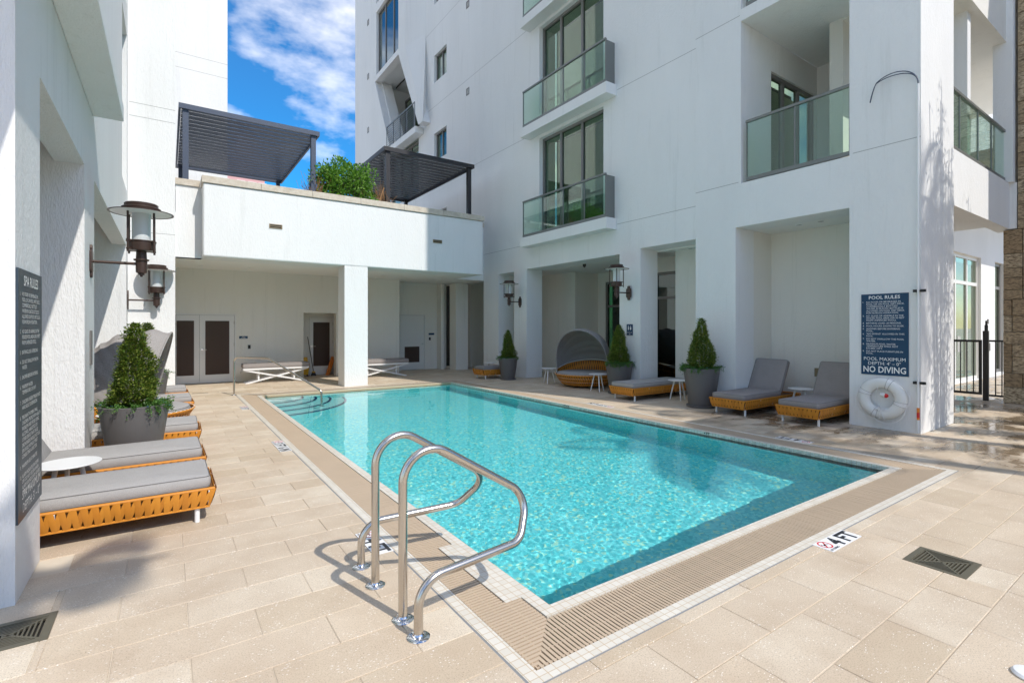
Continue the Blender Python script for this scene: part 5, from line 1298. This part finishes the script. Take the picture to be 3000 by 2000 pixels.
for (sx, n) in ((-.95, 140), (.95, 150)):
    for _ in range(n):
        b = Vector((sx + random.gauss(0, .10), random.uniform(-.3, .3), random.uniform(.7, 1.0))); e = b + Vector((random.gauss(0, .16), random.gauss(0, .1), random.uniform(.1, .75))); mb.tube([b, (b + e) / 2 + rv() * .05, e], .004, 4, cap=False)
mb.tube([(.72, -.25, .65), (.98, -.28, 1.45)], .018, 6)
tag(mb.build('dry_twigs', M_DRY, t), kind='stuff')

# ------------------------------------------------------------------ palms and bamboo beyond the frame that shade the deck
def palm(x, y, h, n, fl, seed, label, droop=1.0, lean=(0, 0)):
    random.seed(seed); t = empty('palm_tree', (x, y, 0)); tag(t, label, 'palm tree', 'palm trees standing behind the camera')
    m_ = MB(); m_.tube([(-lean[0], -lean[1], -.05), (-lean[0] * .8, -lean[1] * .8, h * .35), (-lean[0] * .4, -lean[1] * .4, h * .7), (0, 0, h)], .12, 12, rfun=lambda f: .16 - .06 * f); m_.build('trunk', M_BARK, t, smooth=True)
    m_ = MB()
    for k in range(n):
        a = 2 * math.pi * k / n + random.uniform(-.2, .2); el = random.uniform(-.1, 1.1); p = Vector((0, 0, h)); d = Vector((math.cos(a) * math.cos(el), math.sin(a) * math.cos(el), math.sin(el)))
        L = fl * random.uniform(.8, 1.1); K = 16; prev = p.copy()
        for i in range(K):
            f = i / K; d = (d + Vector((0, 0, -.11 * droop * (.6 + f)))).normalized(); q = p + d * L / K; m_.tube([p, q], .012 * (1 - f) + .003, 4, cap=False)
            s = d.cross(Vector((0, 0, 1))); s = s.normalized() if s.length > .01 else Vector((1, 0, 0))
            for e in (0, .33, .66):
                b = p.lerp(q, e); wl = .55 * math.sin(math.pi * min(1, .15 + f * .82)) + .06
                for sg in (1, -1): leaf_quads(m_, b, s * sg + d * .55 + Vector((0, 0, -.35)), Vector((0, 0, 1)), wl, .032)
            p = q
    tag(m_.build('fronds', M_PALM, t), kind='stuff')
palm(8.9, -3.0, 8.2, 20, 2.3, 2, 'tall palm behind the camera shading the right deck')
palm(10.3, -1.6, 7.6, 18, 2.0, 5, 'palm behind the corner pier shading the right bays')
palm(1.55, -3.75, 9.3, 5, .80, 8, 'leaning palm behind the camera shading the left deck', lean=(4.2, .5))
palm(-.8, -2.3, 7.4, 9, 1.1, 12, 'palm behind the camera beside the left building')
def bamboo(x, y, h, n, r, seed, label):
    random.seed(seed); t = empty('bamboo_clump', (x, y, 0)); tag(t, label, 'bamboo', 'bamboo clumps by the street wall')
    c_ = MB(); m_ = MB()
    for _ in range(n):
        a = random.uniform(0, 6.28); rr = r * math.sqrt(random.random()); bx, by = rr * math.cos(a), rr * math.sin(a); hh = h * random.uniform(.7, 1.0); lx, ly = bx * .6 + random.gauss(0, .12), by * .5
        c_.tube([(bx * .4, by * .4, 0), (bx * .7, by * .7, hh * .5), (bx + lx * .5, by + ly * .5, hh)], .014, 5, cap=False)
        for i in range(60):
            f = random.uniform(.15, 1.0) ; z = hh * f; px_, py_ = bx * (.4 + .6 * f) + lx * .5 * f + random.gauss(0, .12), by * (.4 + .6 * f) + ly * .5 * f + random.gauss(0, .12)
            for _k in range(2): leaf_quads(m_, Vector((px_, py_, z)), Vector((random.gauss(0, 1), random.gauss(0, 1), -.6)), rv(), random.uniform(.13, .24), .022)
    c_.build('canes', M_BARK, t); tag(m_.build('foliage', M_PALM, t), kind='stuff')
bamboo(10.75, .55, 7.7, 24, .45, 3, 'tall bamboo clump outside the frame beside the corner pier')
bamboo(12.1, .5, 6.6, 12, .35, 6, 'shorter bamboo clump in front of the corner balcony')

# neighbouring street side behind the camera, met in reflections only
t = tag(empty('neighbour_building', (12, -26, 0)), 'pale low building across the street behind the camera', 'building')
mb = MB(); wall_holes(mb, 'y', -24.2, -24.0, -14, 42, 0, 10, [(x, x + 2.2, z, z + 1.8) for x in range(-12, 40, 5) for z in (1.2, 5.6)]); mb.box(-14, 42, -34, -24.201, 0, 9.9)
P(mb, 'wall', M_STUCCO_IN, t)
for x in range(-12, 40, 5):
    for z in (1.2, 5.6):
        mb = MB(); mb.box(x, x + 2.2, -24.16, -24.10, z, z + 1.8); P(mb, 'window', M_DARK, t)
random.seed(31)
for i, x in enumerate((-2.0, 6.5, 16.5, 22.0, 30.0)):
    t = tag(empty('street_tree', (x, -14 - (i % 2) * 3, 0)), 'street tree behind the camera, number %d from the west' % (i + 1), 'tree', 'street trees behind the camera')
    t['label'] = ('leafy street tree in front of the pale neighbour building, ' + ('westernmost', 'second from west', 'middle one', 'second from east', 'easternmost')[i])
    mb = MB(); mb.tube([(0, 0, 0), (.1, 0, 2.2), (0, .1, 4.2)], .15, 8, rfun=lambda f: .18 - .1 * f); mb.build('trunk', M_BARK, t)
    mb = MB()
    for _ in range(1500):
        d = rv(); p = Vector((0, 0, 4.6)) + Vector((d.x * 2.1, d.y * 2.1, d.z * 1.7)) * random.uniform(.5, 1.05); leaf_quads(mb, p, rv(), rv(), .34, .22)
    tag(mb.build('crown', M_LEAF, t), kind='stuff')
